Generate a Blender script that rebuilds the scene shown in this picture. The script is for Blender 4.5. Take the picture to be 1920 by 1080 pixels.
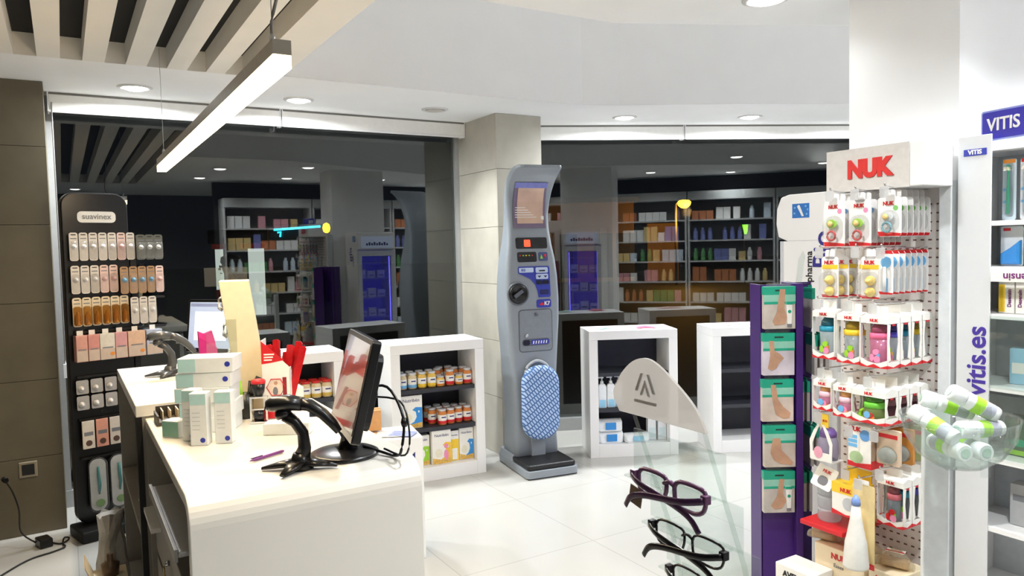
import bpy, bmesh, math, random
from mathutils import Vector, Matrix, geometry
random.seed(7)
for o in list(bpy.data.objects): bpy.data.objects.remove(o)
S = bpy.context.scene
COL = S.collection
PI = math.pi
R = math.radians

# ------------------------------------------------------------------ camera
cam = bpy.data.objects.new('camera', bpy.data.cameras.new('camera'))
COL.objects.link(cam)
cam.data.sensor_width = 36
cam.data.lens = 36 * 1400 / 1920
cam.data.clip_start = .05
cam.data.clip_end = 300
_p, _r = R(3.1), R(1.3)
_F = Vector((0, math.cos(_p), -math.sin(_p))); _r0 = Vector((1, 0, 0)); _u0 = Vector((0, math.sin(_p), math.cos(_p)))
_R = math.cos(_r) * _r0 - math.sin(_r) * _u0
_U = math.sin(_r) * _r0 + math.cos(_r) * _u0
_m = Matrix((_R, _U, -_F)).transposed().to_4x4(); _m.translation = (0, 0, 1.5)
cam.matrix_world = _m
S.camera = cam
# ------------------------------------------------------------------ night sky, exposure
w = bpy.data.worlds.new('night'); S.world = w; w.use_nodes = True
w.node_tree.nodes['Background'].inputs[0].default_value = (.010, .011, .016, 1)
w.node_tree.nodes['Background'].inputs[1].default_value = .35
S.view_settings.view_transform = 'Standard'
S.view_settings.look = 'None'
S.view_settings.exposure = 0.8
S.view_settings.gamma = 1
S.view_settings.use_curve_mapping = False
S.cycles.transparent_max_bounces = 40
S.cycles.max_bounces = 14
S.cycles.diffuse_bounces = 6
LAMP_W = 15.0      # each ceiling downlight
STRIP_W = 14.0     # the pendant strip

# ------------------------------------------------------------------ frame of the shop: b runs along the left shop window, a runs towards it
TH = R(31)
E2 = Vector((math.cos(TH), math.sin(TH), 0)); E1 = Vector((-math.sin(TH), math.cos(TH), 0))
def W(b, a, z=0): return E2 * b + E1 * a + Vector((0, 0, z))

# ------------------------------------------------------------------ materials
def lin(c):
    return tuple(((v / 255) / 12.92 if v / 255 <= .04045 else ((v / 255 + .055) / 1.055) ** 2.4) for v in c)
MATS = {}
def mat(name, col, rough=.5, metal=0., noise=.05, scale=40., emit=None, es=0., coat=0., bump=0., trans=0.):
    if name in MATS: return MATS[name]
    m = bpy.data.materials.new(name); m.use_nodes = True; MATS[name] = m
    nt = m.node_tree; p = nt.nodes['Principled BSDF']
    c = lin(col)
    tc = nt.nodes.new('ShaderNodeTexCoord'); nz = nt.nodes.new('ShaderNodeTexNoise'); nz.inputs['Scale'].default_value = scale; nz.inputs['Detail'].default_value = 4
    nt.links.new(tc.outputs['Object'], nz.inputs['Vector'])
    rp = nt.nodes.new('ShaderNodeValToRGB')
    rp.color_ramp.elements[0].position = .3; rp.color_ramp.elements[1].position = .7
    rp.color_ramp.elements[0].color = tuple(v * (1 - noise) for v in c) + (1,)
    rp.color_ramp.elements[1].color = tuple(min(1, v * (1 + noise)) for v in c) + (1,)
    nt.links.new(nz.outputs['Fac'], rp.inputs['Fac']); nt.links.new(rp.outputs['Color'], p.inputs['Base Color'])
    p.inputs['Roughness'].default_value = rough; p.inputs['Metallic'].default_value = metal
    p.inputs['Coat Weight'].default_value = coat
    p.inputs['Transmission Weight'].default_value = trans
    if emit:
        p.inputs['Emission Color'].default_value = lin(emit) + (1,); p.inputs['Emission Strength'].default_value = es
    if bump:
        bp = nt.nodes.new('ShaderNodeBump'); bp.inputs['Strength'].default_value = bump; bp.inputs['Distance'].default_value = .01
        nt.links.new(nz.outputs['Fac'], bp.inputs['Height']); nt.links.new(bp.outputs['Normal'], p.inputs['Normal'])
    return m
def clear(name, tint=(255, 255, 255), refl=1.0, rough=.02, haze=0., hazecol=(230, 230, 230)):
    """thin clear plastic or glass: see-through with a fresnel sheen, optional milky share"""
    if name in MATS: return MATS[name]
    m = bpy.data.materials.new(name); m.use_nodes = True; MATS[name] = m
    nt = m.node_tree; nt.nodes.clear()
    out = nt.nodes.new('ShaderNodeOutputMaterial'); tr = nt.nodes.new('ShaderNodeBsdfTransparent'); tr.inputs[0].default_value = lin(tint) + (1,)
    gl = nt.nodes.new('ShaderNodeBsdfGlossy'); gl.inputs['Roughness'].default_value = rough
    lw = nt.nodes.new('ShaderNodeLayerWeight'); lw.inputs[0].default_value = .5
    pw = nt.nodes.new('ShaderNodeMath'); pw.operation = 'POWER'; pw.inputs[1].default_value = 4.0
    mu = nt.nodes.new('ShaderNodeMath'); mu.operation = 'MULTIPLY_ADD'; mu.inputs[1].default_value = .5 * min(refl, 1.4); mu.inputs[2].default_value = .035 * refl; mu.use_clamp = True
    mx = nt.nodes.new('ShaderNodeMixShader')
    nt.links.new(lw.outputs['Facing'], pw.inputs[0]); nt.links.new(pw.outputs[0], mu.inputs[0]); nt.links.new(mu.outputs[0], mx.inputs[0])
    src = tr
    if haze:
        df = nt.nodes.new('ShaderNodeBsdfDiffuse'); df.inputs[0].default_value = lin(hazecol) + (1,)
        tl = nt.nodes.new('ShaderNodeBsdfTranslucent'); tl.inputs[0].default_value = lin(hazecol) + (1,)
        dm = nt.nodes.new('ShaderNodeMixShader'); dm.inputs[0].default_value = .45
        nt.links.new(df.outputs[0], dm.inputs[1]); nt.links.new(tl.outputs[0], dm.inputs[2])
        hz = nt.nodes.new('ShaderNodeMixShader'); hz.inputs[0].default_value = haze
        nt.links.new(tr.outputs[0], hz.inputs[1]); nt.links.new(dm.outputs[0], hz.inputs[2]); src = hz
    nt.links.new(src.outputs[0], mx.inputs[1]); nt.links.new(gl.outputs[0], mx.inputs[2]); nt.links.new(mx.outputs[0], out.inputs[0])
    return m
def glow(name, col, es):
    return mat(name, col, .6, emit=col, es=es, noise=0)

white = mat('white_lacquer', (238, 238, 238), .32, noise=.01, scale=3)
paint = mat('white_paint', (244, 245, 246), .75, noise=.015, scale=4)
warmtone = mat('cream_panel', (233, 230, 223), .7, noise=.02, scale=4)
ctr = mat('counter_white', (228, 224, 215), .3, noise=.02, scale=3)
black = mat('black_plastic', (16, 16, 18), .28, noise=.1)
blackm = mat('black_matt', (10, 10, 11), .6, noise=.1)
dark = mat('anthracite_board', (44, 46, 54), .5, noise=.08, scale=20)
grey = mat('grey_plastic', (140, 148, 156), .38, noise=.02)
greyd = mat('dark_grey_plastic', (92, 97, 104), .42, noise=.03)
alu = mat('brushed_aluminium', (196, 198, 200), .3, .9, noise=.04, scale=90)
chrome = mat('chrome', (220, 222, 225), .12, 1., noise=.02)
red = mat('red_print', (206, 32, 40), .4, noise=.03)
blue = mat('blue_print', (48, 60, 165), .4, noise=.03)
lblue = mat('light_blue_print', (112, 178, 226), .4, noise=.03)
navy = mat('navy_print', (40, 40, 110), .4, noise=.03)
green = mat('green_print', (24, 160, 120), .4, noise=.05)
lgreen = mat('lime_print', (150, 205, 50), .4, noise=.05)
yellow = mat('yellow_print', (240, 200, 50), .4, noise=.05)
orange = mat('orange_print', (226, 140, 50), .4, noise=.05)
pink = mat('pink_print', (232, 140, 178), .4, noise=.05)
paper = mat('white_card', (236, 234, 228), .55, noise=.02)
cream = mat('cream_card', (232, 216, 184), .55, noise=.03)
purple = mat('purple_metal', (66, 30, 112), .4, noise=.05, scale=15)
skin = mat('printed_skin_tone', (190, 148, 120), .45, noise=.15, scale=18)
skin_d = mat('printed_floor_tone', (190, 178, 170), .45, noise=.1, scale=18)
textgrey = mat('grey_print', (120, 122, 128), .5, noise=.02)
cl = clear('clear_plastic', (248, 250, 250), .8, haze=.04)
acr = clear('clear_acrylic', (244, 248, 246), .9, haze=.03)

# ------------------------------------------------------------------ mesh helpers
class B:
    def __init__(s): s.v = []; s.f = []; s.m = []; s.s = []
    def add(s, v, f, m=0, sm=False):
        k = len(s.v); s.v += [tuple(q) for q in v]
        for q in f: s.f.append([i + k for i in q]); s.m.append(m); s.s.append(sm)
        return s
    def bx(s, x0, x1, y0, y1, z0, z1, m=0):
        return s.add([(x0, y0, z0), (x1, y0, z0), (x1, y1, z0), (x0, y1, z0), (x0, y0, z1), (x1, y0, z1), (x1, y1, z1), (x0, y1, z1)],
                     [(0, 3, 2, 1), (4, 5, 6, 7), (0, 1, 5, 4), (1, 2, 6, 5), (2, 3, 7, 6), (3, 0, 4, 7)], m)
    def prism(s, poly, ax, t0, t1, m=0, sm=False):
        """polygon extruded along axis 'x','y' or 'z' (poly in the other two, in order)"""
        def P(u, w_, t): return (t, u, w_) if ax == 'x' else ((u, t, w_) if ax == 'y' else (u, w_, t))
        n = len(poly)
        v = [P(u, w_, t0) for u, w_ in poly] + [P(u, w_, t1) for u, w_ in poly]
        s.add(v, [tuple(range(n)), tuple(range(2 * n - 1, n - 1, -1))], m)
        s.add(v, [(i, i + n, (i + 1) % n + n, (i + 1) % n) for i in range(n)], m, sm)
        return s
    def lathe(s, prof, n=20, c=(0, 0, 0), m=0, sm=True, caps=True):
        v = []; f = []
        for r_, z in prof:
            for k in range(n):
                t = 2 * PI * k / n; v.append((c[0] + r_ * math.cos(t), c[1] + r_ * math.sin(t), c[2] + z))
        for i in range(len(prof) - 1):
            for k in range(n):
                f.append((i * n + k, i * n + (k + 1) % n, (i + 1) * n + (k + 1) % n, (i + 1) * n + k))
        s.add(v, f, m, sm)
        if caps:
            L = len(prof) - 1
            s.add(v, [tuple(range(n - 1, -1, -1)), tuple(L * n + k for k in range(n))], m)
        return s
    def rings(s, rings, m=0, sm=True, caps=True, close=True):
        n = len(rings[0]); v = [p for r_ in rings for p in r_]; f = []
        for i in range(len(rings) - 1):
            for k in range(n if close else n - 1):
                f.append((i * n + k, i * n + (k + 1) % n, (i + 1) * n + (k + 1) % n, (i + 1) * n + k))
        s.add(v, f, m, sm)
        if caps:
            L = len(rings) - 1
            s.add(v, [tuple(range(n - 1, -1, -1)), tuple(L * n + k for k in range(n))], m)
        return s
    def sweep(s, pts, rad, n=8, m=0, up=(0, 0, 1), closed=False, sm=True):
        """tube along points; rad: number, or list of numbers / (rx, ry)"""
        P = [Vector(p) for p in pts]; L = len(P); rr = []
        for i, p in enumerate(P):
            if closed: t = P[(i + 1) % L] - P[i - 1]
            else: t = P[min(i + 1, L - 1)] - P[max(i - 1, 0)]
            t.normalize(); u = Vector(up)
            if abs(t.dot(u)) > .97: u = Vector((1, 0, 0)) if abs(t.x) < .9 else Vector((0, 1, 0))
            x = t.cross(u).normalized(); y = x.cross(t).normalized()
            q = rad[i] if isinstance(rad, (list, tuple)) and isinstance(rad, list) else rad
            rx, ry = q if isinstance(q, tuple) else (q, q)
            rr.append([p + x * rx * math.cos(2 * PI * k / n) + y * ry * math.sin(2 * PI * k / n) for k in range(n)])
        if closed: rr.append(rr[0])
        return s.rings(rr, m, sm, caps=not closed)
def cr(pts, n=5):
    P = [Vector(p) for p in pts]; out = []
    for i in range(len(P) - 1):
        p0, p1, p2, p3 = P[max(i - 1, 0)], P[i], P[i + 1], P[min(i + 2, len(P) - 1)]
        for k in range(n):
            t = k / n; out.append(.5 * ((2 * p1) + (p2 - p0) * t + (2 * p0 - 5 * p1 + 4 * p2 - p3) * t * t + (3 * p1 - p0 - 3 * p2 + p3) * t ** 3))
    return out + [P[-1]]
def rrect(x0, x1, y0, y1, r, n=4):
    out = []
    for cx, cy, a0 in ((x1 - r, y1 - r, 0), (x0 + r, y1 - r, 90), (x0 + r, y0 + r, 180), (x1 - r, y0 + r, 270)):
        for k in range(n + 1):
            t = R(a0 + 90 * k / n); out.append((cx + r * math.cos(t), cy + r * math.sin(t)))
    return out
def ell(cx, cy, rx, ry, n=18): return [(cx + rx * math.cos(2 * PI * k / n), cy + ry * math.sin(2 * PI * k / n)) for k in range(n)]

def mesh(b, mats, name='mesh'):
    me = bpy.data.meshes.new(name); me.from_pydata([tuple(v) for v in b.v], [], b.f)
    if not isinstance(mats, (list, tuple)): mats = [mats]
    for m in mats: me.materials.append(m)
    me.polygons.foreach_set('material_index', b.m); me.polygons.foreach_set('use_smooth', b.s)
    bm = bmesh.new(); bm.from_mesh(me); bmesh.ops.remove_doubles(bm, verts=bm.verts, dist=1e-5)
    bmesh.ops.recalc_face_normals(bm, faces=bm.faces); bm.to_mesh(me); bm.free()
    me.update(); return me
def tag(o, label=None, cat=None, group=None, kind=None):
    if label: o['label'] = label
    if cat: o['category'] = cat
    if group: o['group'] = group
    if kind: o['kind'] = kind
    return o
def obj(name, b, mats, parent=None, loc=(0, 0, 0), rz=0, rot=None, bevel=0, label=None, cat=None, group=None, kind=None):
    me = b if isinstance(b, bpy.types.Mesh) else mesh(b, mats, name)
    o = bpy.data.objects.new(name, me); COL.objects.link(o); o.parent = parent; o.location = loc
    o.rotation_euler = rot if rot is not None else (0, 0, rz)
    if bevel:
        md = o.modifiers.new('bevel', 'BEVEL'); md.width = bevel; md.segments = 2; md.limit_method = 'ANGLE'; md.angle_limit = R(40)
    return tag(o, label, cat, group, kind)
def thing(name, label, cat, loc=(0, 0, 0), rz=0, group=None, rot=None):
    o = bpy.data.objects.new(name, None); COL.objects.link(o); o.location = Vector(loc) + Vector((0, 0, .001 if loc[2] > .02 else 0))
    o.rotation_euler = rot if rot is not None else (0, 0, rz); o.empty_display_size = .05
    return tag(o, label, cat, group)
def dup(root, loc, rz=None, label=None, group=None, rot=None):
    r_ = root.copy(); COL.objects.link(r_); r_.location = Vector(loc) + Vector((0, 0, .001))
    if rz is not None: r_.rotation_euler = (0, 0, rz)
    if rot is not None: r_.rotation_euler = rot
    if label: r_['label'] = label
    if group: r_['group'] = group
    for ch in list(root.children):
        c = ch.copy(); COL.objects.link(c); c.parent = r_
        for g in list(ch.children):
            d = g.copy(); COL.objects.link(d); d.parent = c
    return r_
TXT = {}
def text(s, size, m, parent, loc, rot, ext=.0006, bold=0., name='lettering', align='CENTER', sx=1.):
    """raised lettering; in its own frame x runs along the line and z faces the reader"""
    key = (s, size, ext, bold, align, m.name, sx)
    if key not in TXT:
        cu = bpy.data.curves.new('t', 'FONT'); cu.body = s; cu.size = size; cu.extrude = ext; cu.offset = bold; cu.align_x = align; cu.align_y = 'CENTER'; cu.resolution_u = 3
        t = bpy.data.objects.new('t', cu); COL.objects.link(t)
        dg = bpy.context.evaluated_depsgraph_get(); me = bpy.data.meshes.new_from_object(t.evaluated_get(dg)); bpy.data.objects.remove(t)
        for v in me.vertices: v.co.x *= sx
        me.materials.clear(); me.materials.append(m); TXT[key] = me
    o = bpy.data.objects.new(name, TXT[key]); COL.objects.link(o); o.parent = parent; o.location = loc; o.rotation_euler = rot
    return o
FRONT = (PI / 2, 0, 0)              # readable from -y
LEFTF = (PI / 2, 0, -PI / 2)        # readable from -x
FRONT_UP = (PI / 2, -PI / 2, 0)     # reads upwards, seen from -y
LEFT_UP = (0, -PI / 2, 0)           # placeholder (reads upwards, seen from -x), set below
def basis(right, up):
    r_ = Vector(right).normalized(); u = Vector(up).normalized(); n = r_.cross(u)
    return Matrix((r_, u, n)).transposed().to_euler()
FRONT_UP = basis((0, 0, 1), (-1, 0, 0))
LEFT_UP = basis((0, 0, 1), (0, 1, 0))

# ================================================================== THE ROOM (built in b, a coordinates, turned by TH)
RWD = Vector((math.cos(R(-24.3)), math.sin(R(-24.3)), 0))   # run of the right shop window in (b, a)
RW0 = Vector((3.32, 5.06, 0))
def rw(s, off=0, z=0):                                      # point on the right window line; off > 0 is towards the room
    n = Vector((RWD.y, -RWD.x, 0)); q = RW0 + RWD * s + n * off; return (q.x, q.y, z)
HC = 2.45
outer = [(-2.1, -2.6), (6.6, -2.6), (6.6, 3.62), rw(-.3, -.04)[:2], (2.75, 5.3), (-2.1, 5.3)]
coffer = [(1.065, 2.56), (2.08, 2.55), (5.9, .82), (5.9, 2.78), (4.05, 3.62), (3.3, 4.02), (3.05, 4.1), (2.6, 4.13), (1.065, 4.12)]
recess = [(-1.75, -.6), (.876, -.6), (.876, 4.2), (-1.75, 4.2)]
fl_m = mat('polished_floor', (188, 187, 182), .22, noise=.03, scale=1.3)
nt = fl_m.node_tree                                          # faint joints of the large floor tiles
tcn = nt.nodes.new('ShaderNodeTexCoord'); bk = nt.nodes.new('ShaderNodeTexBrick'); bk.inputs['Scale'].default_value = 1.0
bk.inputs['Brick Width'].default_value = .75; bk.inputs['Row Height'].default_value = .75; bk.inputs['Mortar Size'].default_value = .003; bk.offset = 0
bk.inputs['Color1'].default_value = (1, 1, 1, 1); bk.inputs['Color2'].default_value = (.97, .97, .97, 1); bk.inputs['Mortar'].default_value = (.8, .79, .77, 1)
mxn = nt.nodes.new('ShaderNodeMix'); mxn.data_type = 'RGBA'; mxn.blend_type = 'MULTIPLY'; mxn.inputs[0].default_value = 1
bs = nt.nodes['Principled BSDF']; src = bs.inputs['Base Color'].links[0].from_socket
nt.links.new(tcn.outputs['Object'], bk.inputs['Vector']); nt.links.new(src, mxn.inputs[6]); nt.links.new(bk.outputs['Color'], mxn.inputs[7]); nt.links.new(mxn.outputs[2], bs.inputs['Base Color'])
obj('floor', B().prism(outer, 'z', -.1, 0), fl_m, rz=TH, kind='structure', label='polished pale stone tile floor')
asph = mat('dark_pavement', (40, 40, 42), .7, noise=.3, scale=6)
obj('street_ground', B().bx(-60, 60, -10, 90, -.3, -.15), asph, kind='structure', label='dark street paving outside the shop windows')

# ---- ceiling: one soffit sheet with the openings of the coffer and of the slatted recess
cb = B()
def flat(b, loops, z, m=0):
    vs = [Vector((x, y, 0)) for l in loops for x, y in l]
    tri = geometry.tessellate_polygon([[Vector((x, y, 0)) for x, y in l] for l in loops])
    b.add([(v.x, v.y, z) for v in vs], [tuple(t) for t in tri], m)
flat(cb, [outer, coffer, recess], HC)
flat(cb, [outer, coffer, recess], HC + .02)
ceil = obj('ceiling', cb, paint, rz=TH, kind='structure', label='white ceiling with a bent raised coffer and a slatted recess')
def curtain(poly, z0, z1, t=.02):
    b = B(); n = len(poly)
    for i in range(n):
        (x0, y0), (x1, y1) = poly[i], poly[(i + 1) % n]
        d = Vector((x1 - x0, y1 - y0)).normalized(); nn = Vector((d.y, -d.x)) * t
        b.add([(x0, y0, z0), (x1, y1, z0), (x1, y1, z1), (x0, y0, z1), (x0 + nn.x, y0 + nn.y, z0), (x1 + nn.x, y1 + nn.y, z0), (x1 + nn.x, y1 + nn.y, z1), (x0 + nn.x, y0 + nn.y, z1)],
              [(0, 1, 2, 3), (4, 7, 6, 5), (0, 4, 5, 1), (1, 5, 6, 2), (2, 6, 7, 3), (3, 7, 4, 0)])
    return b
obj('coffer_side', curtain(coffer, HC + .001, 3.25), paint, ceil)
b = B(); flat(b, [coffer], 3.25); flat(b, [coffer], 3.28); obj('coffer_top', b, paint, ceil)
obj('recess_side', curtain(recess, HC + .001, 2.56), warmtone, ceil)
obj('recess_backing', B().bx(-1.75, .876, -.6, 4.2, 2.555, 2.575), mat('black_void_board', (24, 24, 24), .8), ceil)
sl = mesh(B().bx(-.047, .047, -.6, 4.2, HC, 2.555), warmtone, 'slat')
for k in range(14):
    o = obj('slat', sl, None, ceil, (.876 - .1865 * (k + .5) - .047 + .0, 0, 0))
# strip beside the recess, warmer in tone than the ceiling
obj('recess_border', B().bx(.876, 1.062, -.6, 4.2, HC - .002, HC + .0), warmtone, ceil)

# ---- walls
wm = mat('rear_wall_paint', (84, 84, 86), .8, noise=.03, scale=3)
tile_m = mat('beige_stone_tile', (182, 178, 166), .5, noise=.07, scale=7)
tile_dim = mat('beige_stone_tile_dimmed', (104, 97, 80), .55, noise=.08, scale=7)  # the pillar's tile again, its dim light put into a darker colour
grout = mat('tile_grout', (150, 143, 127), .8)
for nm, q in (('wall_left', (-2.2, -2.1, -2.6, 5.3)), ('wall_back', (-2.1, 6.6, -2.7, -2.6)), ('wall_right', (6.6, 6.7, -2.6, 3.7))):
    obj(nm, B().bx(*q, 0, HC + .02), wm, rz=TH, kind='structure')
obj('wall_partition', B().bx(1.75, 6.6, -.2, -.1, 0, HC), mat('dark_partition', (34, 33, 34), .7), rz=TH, kind='structure', label='dark partition wall behind the product shelves')
# pier at the left edge of the photograph, clad with stone tiles
def tiled(name, x0, x1, y0, y1, z1, faces, tile, hs, label):
    g = .0025
    core = obj(name, B().bx(x0 + .012, x1 - .012, y0 + .012, y1 - .012, 0, z1), tile, rz=TH, kind='structure', label=label)
    zs = [0] + hs + [z1]
    for i in range(len(zs) - 1):
        z0_, z1_ = zs[i] + g / 2, zs[i + 1] - g / 2
        for f in faces:
            if f == 'front': obj('tile', B().bx(x0, x1, y0, y0 + .012, z0_, z1_), tile, core, bevel=.0015)
            if f == 'left': obj('tile', B().bx(x0, x0 + .012, y0 + .0125, y1, z0_, z1_), tile, core, bevel=.0015)
            if f == 'right': obj('tile', B().bx(x1 - .012, x1, y0 + .0125, y1, z0_, z1_), tile, core, bevel=.0015)
    return core
tiled('wall_pier', -2.1, -.045, 4.78, 5.3, HC, ('front', 'right'), tile_dim, [.42, .84, 1.26, 1.68, 2.1], 'beige tiled wall pier in a dimmed tone left of the window')
tiled('wall_pillar', 2.66, 3.04, 4.6, 5.24, HC, ('front', 'left', 'right'), tile_m, [.42, .83, 1.24, 1.65, 2.06], 'beige stone tiled pillar between the two windows')
# white column behind the baby goods stand
obj('wall_column', B().bx(2.712, 3.35, 1.45, 1.876, 0, HC), paint, rz=TH, kind='structure', label='square white column reaching the ceiling')

# ---- windows
glass = clear('window_glass', (215, 222, 220), 2.9, 0.0)
frame_m = mat('window_frame', (176, 178, 178), .45, .4, noise=.03)
w1 = obj('window_1', B().bx(-.06, 2.7, 5.17, 5.25, 0, .1), frame_m, rz=TH, kind='structure', label='wide dark shop window left of the pillar')
obj('pane', B().bx(-.03, 2.66, 5.205, 5.213, .1, HC), glass, w1)
obj('window_frame', B().bx(-.045, -.015, 5.18, 5.24, .1, HC).bx(2.625, 2.66, 5.18, 5.24, .1, HC), frame_m, w1)
def rwbox(b, s0, s1, o0, o1, z0, z1, m=0):
    P = [rw(s0, o0), rw(s1, o0), rw(s1, o1), rw(s0, o1)]
    return b.add([(p[0], p[1], z0) for p in P] + [(p[0], p[1], z1) for p in P], [(0, 3, 2, 1), (4, 5, 6, 7), (0, 1, 5, 4), (1, 2, 6, 5), (2, 3, 7, 6), (3, 0, 4, 7)], m)
w2 = obj('window_2', rwbox(B(), -.3, 3.6, -.05, .05, 0, .1), frame_m, rz=TH, kind='structure', label='wide dark shop window right of the pillar')
obj('pane', rwbox(B(), -.28, 3.6, -.004, .004, .1, HC), glass, w2)
obj('window_frame', rwbox(B(), -.28, -.24, -.03, .03, .1, HC).add(*([], [])), frame_m, w2)
# roller blinds, rolled up
blindm = mat('blind_fabric', (242, 242, 240), .6, noise=.02)
def blind(x0, x1, label, right=False, cord=None):
    L = x1 - x0
    if right:
        p = rw(x0, .10); t = thing('roller_blind', label, 'blind', W(p[0], p[1], 0), TH + R(-24.3), 'rolled up window blinds')
    else:
        t = thing('roller_blind', label, 'blind', W(x0, 5.10, 0), TH, 'rolled up window blinds')
    pr = [(.0, .0)]
    obj('roll', B().prism(ell(0, HC - .054, .036, .036, 16), 'x', .008, L - .008, sm=True), blindm, t)
    obj('bottom_bar', B().prism(rrect(-.046, -.033, HC - .116, HC - .1, .005, 2), 'x', .008, L - .008), white, t)
    obj('drop', B().bx(.008, L - .008, -.0402, -.0385, HC - .104, HC - .013), blindm, t)
    for x in (0, L - .007): obj('bracket', B().bx(x, x + .007, -.044, .05, HC - .112, HC), white, t)
    obj('head_rail', B().bx(0, L, -.042, .05, HC - .012, HC - .001), mat('rail_shadow_grey', (120, 118, 114), .5), t)  # dark grey stands for the shadow gap above the blind
    if cord is not None:
        obj('cord', B().sweep(cr([(cord, -.045, HC - .06), (cord, -.05, 1.6), (cord, -.045, .86)]), .004, 6), alu, t)
        obj('cord_weight', B().bx(cord - .012, cord + .012, -.06, -.03, .8, .88), white, t)
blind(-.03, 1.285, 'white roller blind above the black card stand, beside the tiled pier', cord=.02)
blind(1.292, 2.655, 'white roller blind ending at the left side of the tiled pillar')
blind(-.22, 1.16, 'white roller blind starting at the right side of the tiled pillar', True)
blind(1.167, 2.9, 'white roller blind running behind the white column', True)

# ---- downlights
trim_m = mat('downlight_trim', (214, 214, 214), .4, noise=.02)
lens_m = glow('downlight_lens', (255, 253, 248), 9)
lens_off = mat('downlight_lens_off', (200, 196, 190), .4)
def downlight(p, label, on=True, z=HC, power=None, spread=140):
    t = thing('downlight', label, 'ceiling light', (p.x, p.y, z), 0, 'round recessed downlights')
    obj('trim_ring', B().lathe([(.092, 0), (.092, -.004), (.075, -.010), (.066, -.006), (.066, .0)], 28, caps=False), trim_m, t)
    obj('lens', B().lathe([(.066, -.006), (.045, -.016), (.001, -.02)], 28), lens_m if on else lens_off, t)
    if on or spread < 120:
        l = bpy.data.lights.new('downlight_beam', 'AREA'); l.shape = 'DISK'; l.size = .13; l.energy = power or LAMP_W; l.color = (.955, .985, 1); l.spread = R(spread)
        lo = bpy.data.objects.new('downlight_beam', l); COL.objects.link(lo); lo.parent = t; lo.location = (0, 0, -.024)
NEARF = {(2.41, 2.03): .08, (1.55, 1.6): .6, (2.5, .75): .6, (-1.0, .8): 1.3, (-1.0, 2.6): 1.0, (4.8, 2.2): 1.3, (5.8, 1.0): 1.0, (.2, -1.6): 1.3, (3.4, -1.5): 1.0}
for b_, a_, lb, on in ((.397, 4.74, 'lit downlight nearest the tiled pier above the black card stand', True), (1.31, 4.71, 'lit downlight just right of the glowing strip lamp', True),
                       (2.22, 4.66, 'shielded downlight left of the tiled pillar', False), (2.41, 2.03, 'lit downlight cut by the top edge near the white column', True),
                       (1.55, 1.6, 'lit downlight overhead in front of the sales counter', True), (1.5, .5, 'lit downlight overhead beside the shelves', True), (2.5, .75, 'lit downlight overhead over the shelf aisle', True),
                       (3.7, .9, 'lit downlight overhead behind the white column', True), (4.7, .4, 'lit downlight overhead at the far shelf end', True), (.2, -1.6, 'added unseen downlight behind the camera', True), (3.4, -1.5, 'added unseen downlight behind the shelf partition', True),  # the two rear downlights are added to raise the bounce light
                       (4.8, 2.2, 'added downlight right of the white column, out of view', True), (5.8, 1.0, 'added downlight at the far right wall, out of view', True)):  # two more unseen downlights added to even out the room light
    downlight(W(b_, a_), lb, on, power=LAMP_W * (NEARF.get((b_, a_), .8) if a_ < 3 else (1.25 if on else .32)), spread=(172 if a_ > 3 else 140) if on else 100)
for x, y, lb in ((.867, 5.62, 'lit downlight just right of the tiled pillar'), (1.831, 5.72, 'lit downlight left of the white column before the right window'), (2.8, 5.83, 'lit downlight hidden behind the white column')):
    downlight(Vector((x, y)), lb, power=LAMP_W * 1.25, spread=172)

# ---- pendant strip lamp
t = thing('pendant_strip_lamp', 'long warm glowing strip lamp hanging over the counter', 'pendant lamp', W(.43, 1.66, 1.9), TH)
LL = 2.3
obj('housing', B().bx(-.02, .02, 0, LL, .028, .06), mat('lamp_aluminium', (190, 182, 170), .45, .5), t)
obj('diffuser', B().bx(-.0195, .0195, .002, LL - .002, 0, .028), glow('warm_diffuser', (255, 222, 170), 11), t)
obj('cable', B().sweep(cr([(0, .08, .055), (0, .08, .12), (.01, .05, .2), (-.02, .03, .28), (-.015, .0, .4), (0, .02, .55)]), .004, 6), mat('grey_cable', (150, 146, 140), .5), t)
for y in (.08, LL - .12): obj('wire', B().sweep([(0, y, .055), (0, y, .56)], .0012, 5), alu, t); obj('wire_grip', B().lathe([(.007, .055), (.007, .085), (.003, .095)], 8, (0, y, 0)), alu, t)
l = bpy.data.lights.new('strip_beam', 'AREA'); l.shape = 'RECTANGLE'; l.size = .03; l.size_y = LL - .02; l.energy = STRIP_W; l.color = (1, .8, .54)
lo = bpy.data.objects.new('strip_beam', l); COL.objects.link(lo); lo.parent = t; lo.location = (0, LL / 2, -.004)

# ---- wall socket with plugged cable, adapter on the floor
t = thing('wall_socket', 'square wall socket low on the dimmed tiled pier', 'socket', W(-.21, 4.779, .36), TH)
obj('frame_plate', B().bx(-.042, .042, -.010, 0, -.042, .042), mat('socket_frame', (150, 142, 125), .4), t, bevel=.003)
obj('insert', B().bx(-.029, .029, -.013, -.006, -.029, .029), black, t, bevel=.002)
c1 = W(-.2, 4.755, .34)
t = thing('power_adapter', 'black power adapter with cable on the floor below the socket', 'adapter', W(-.15, 4.55, 0), TH + .3)
obj('brick', B().bx(-.03, .03, -.045, .045, 0, .045), black, t, bevel=.005)
obj('plug', B().lathe([(.014, 0), (.014, .035)], 10), black, t, (-.115, .19, .345), rot=(PI / 2, 0, 0))
obj('cable', B().sweep(cr([(-.115, .165, .34), (-.09, .15, .28), (-.07, .13, .18), (-.08, .08, .08), (-.03, .03, .02)]), .004, 6), blackm, t)
obj('cable', B().sweep(cr([(.03, 0, .01), (.06, -.05, .006), (.1, -.03, .006), (.12, .01, .006), (.1, .02, .008), (.07, -.06, .006), (.06, -.12, .008), (.0, -.14, .006), (-.12, -.16, .006), (-.3, -.3, .006)]), .004, 6), blackm, t)

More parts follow.
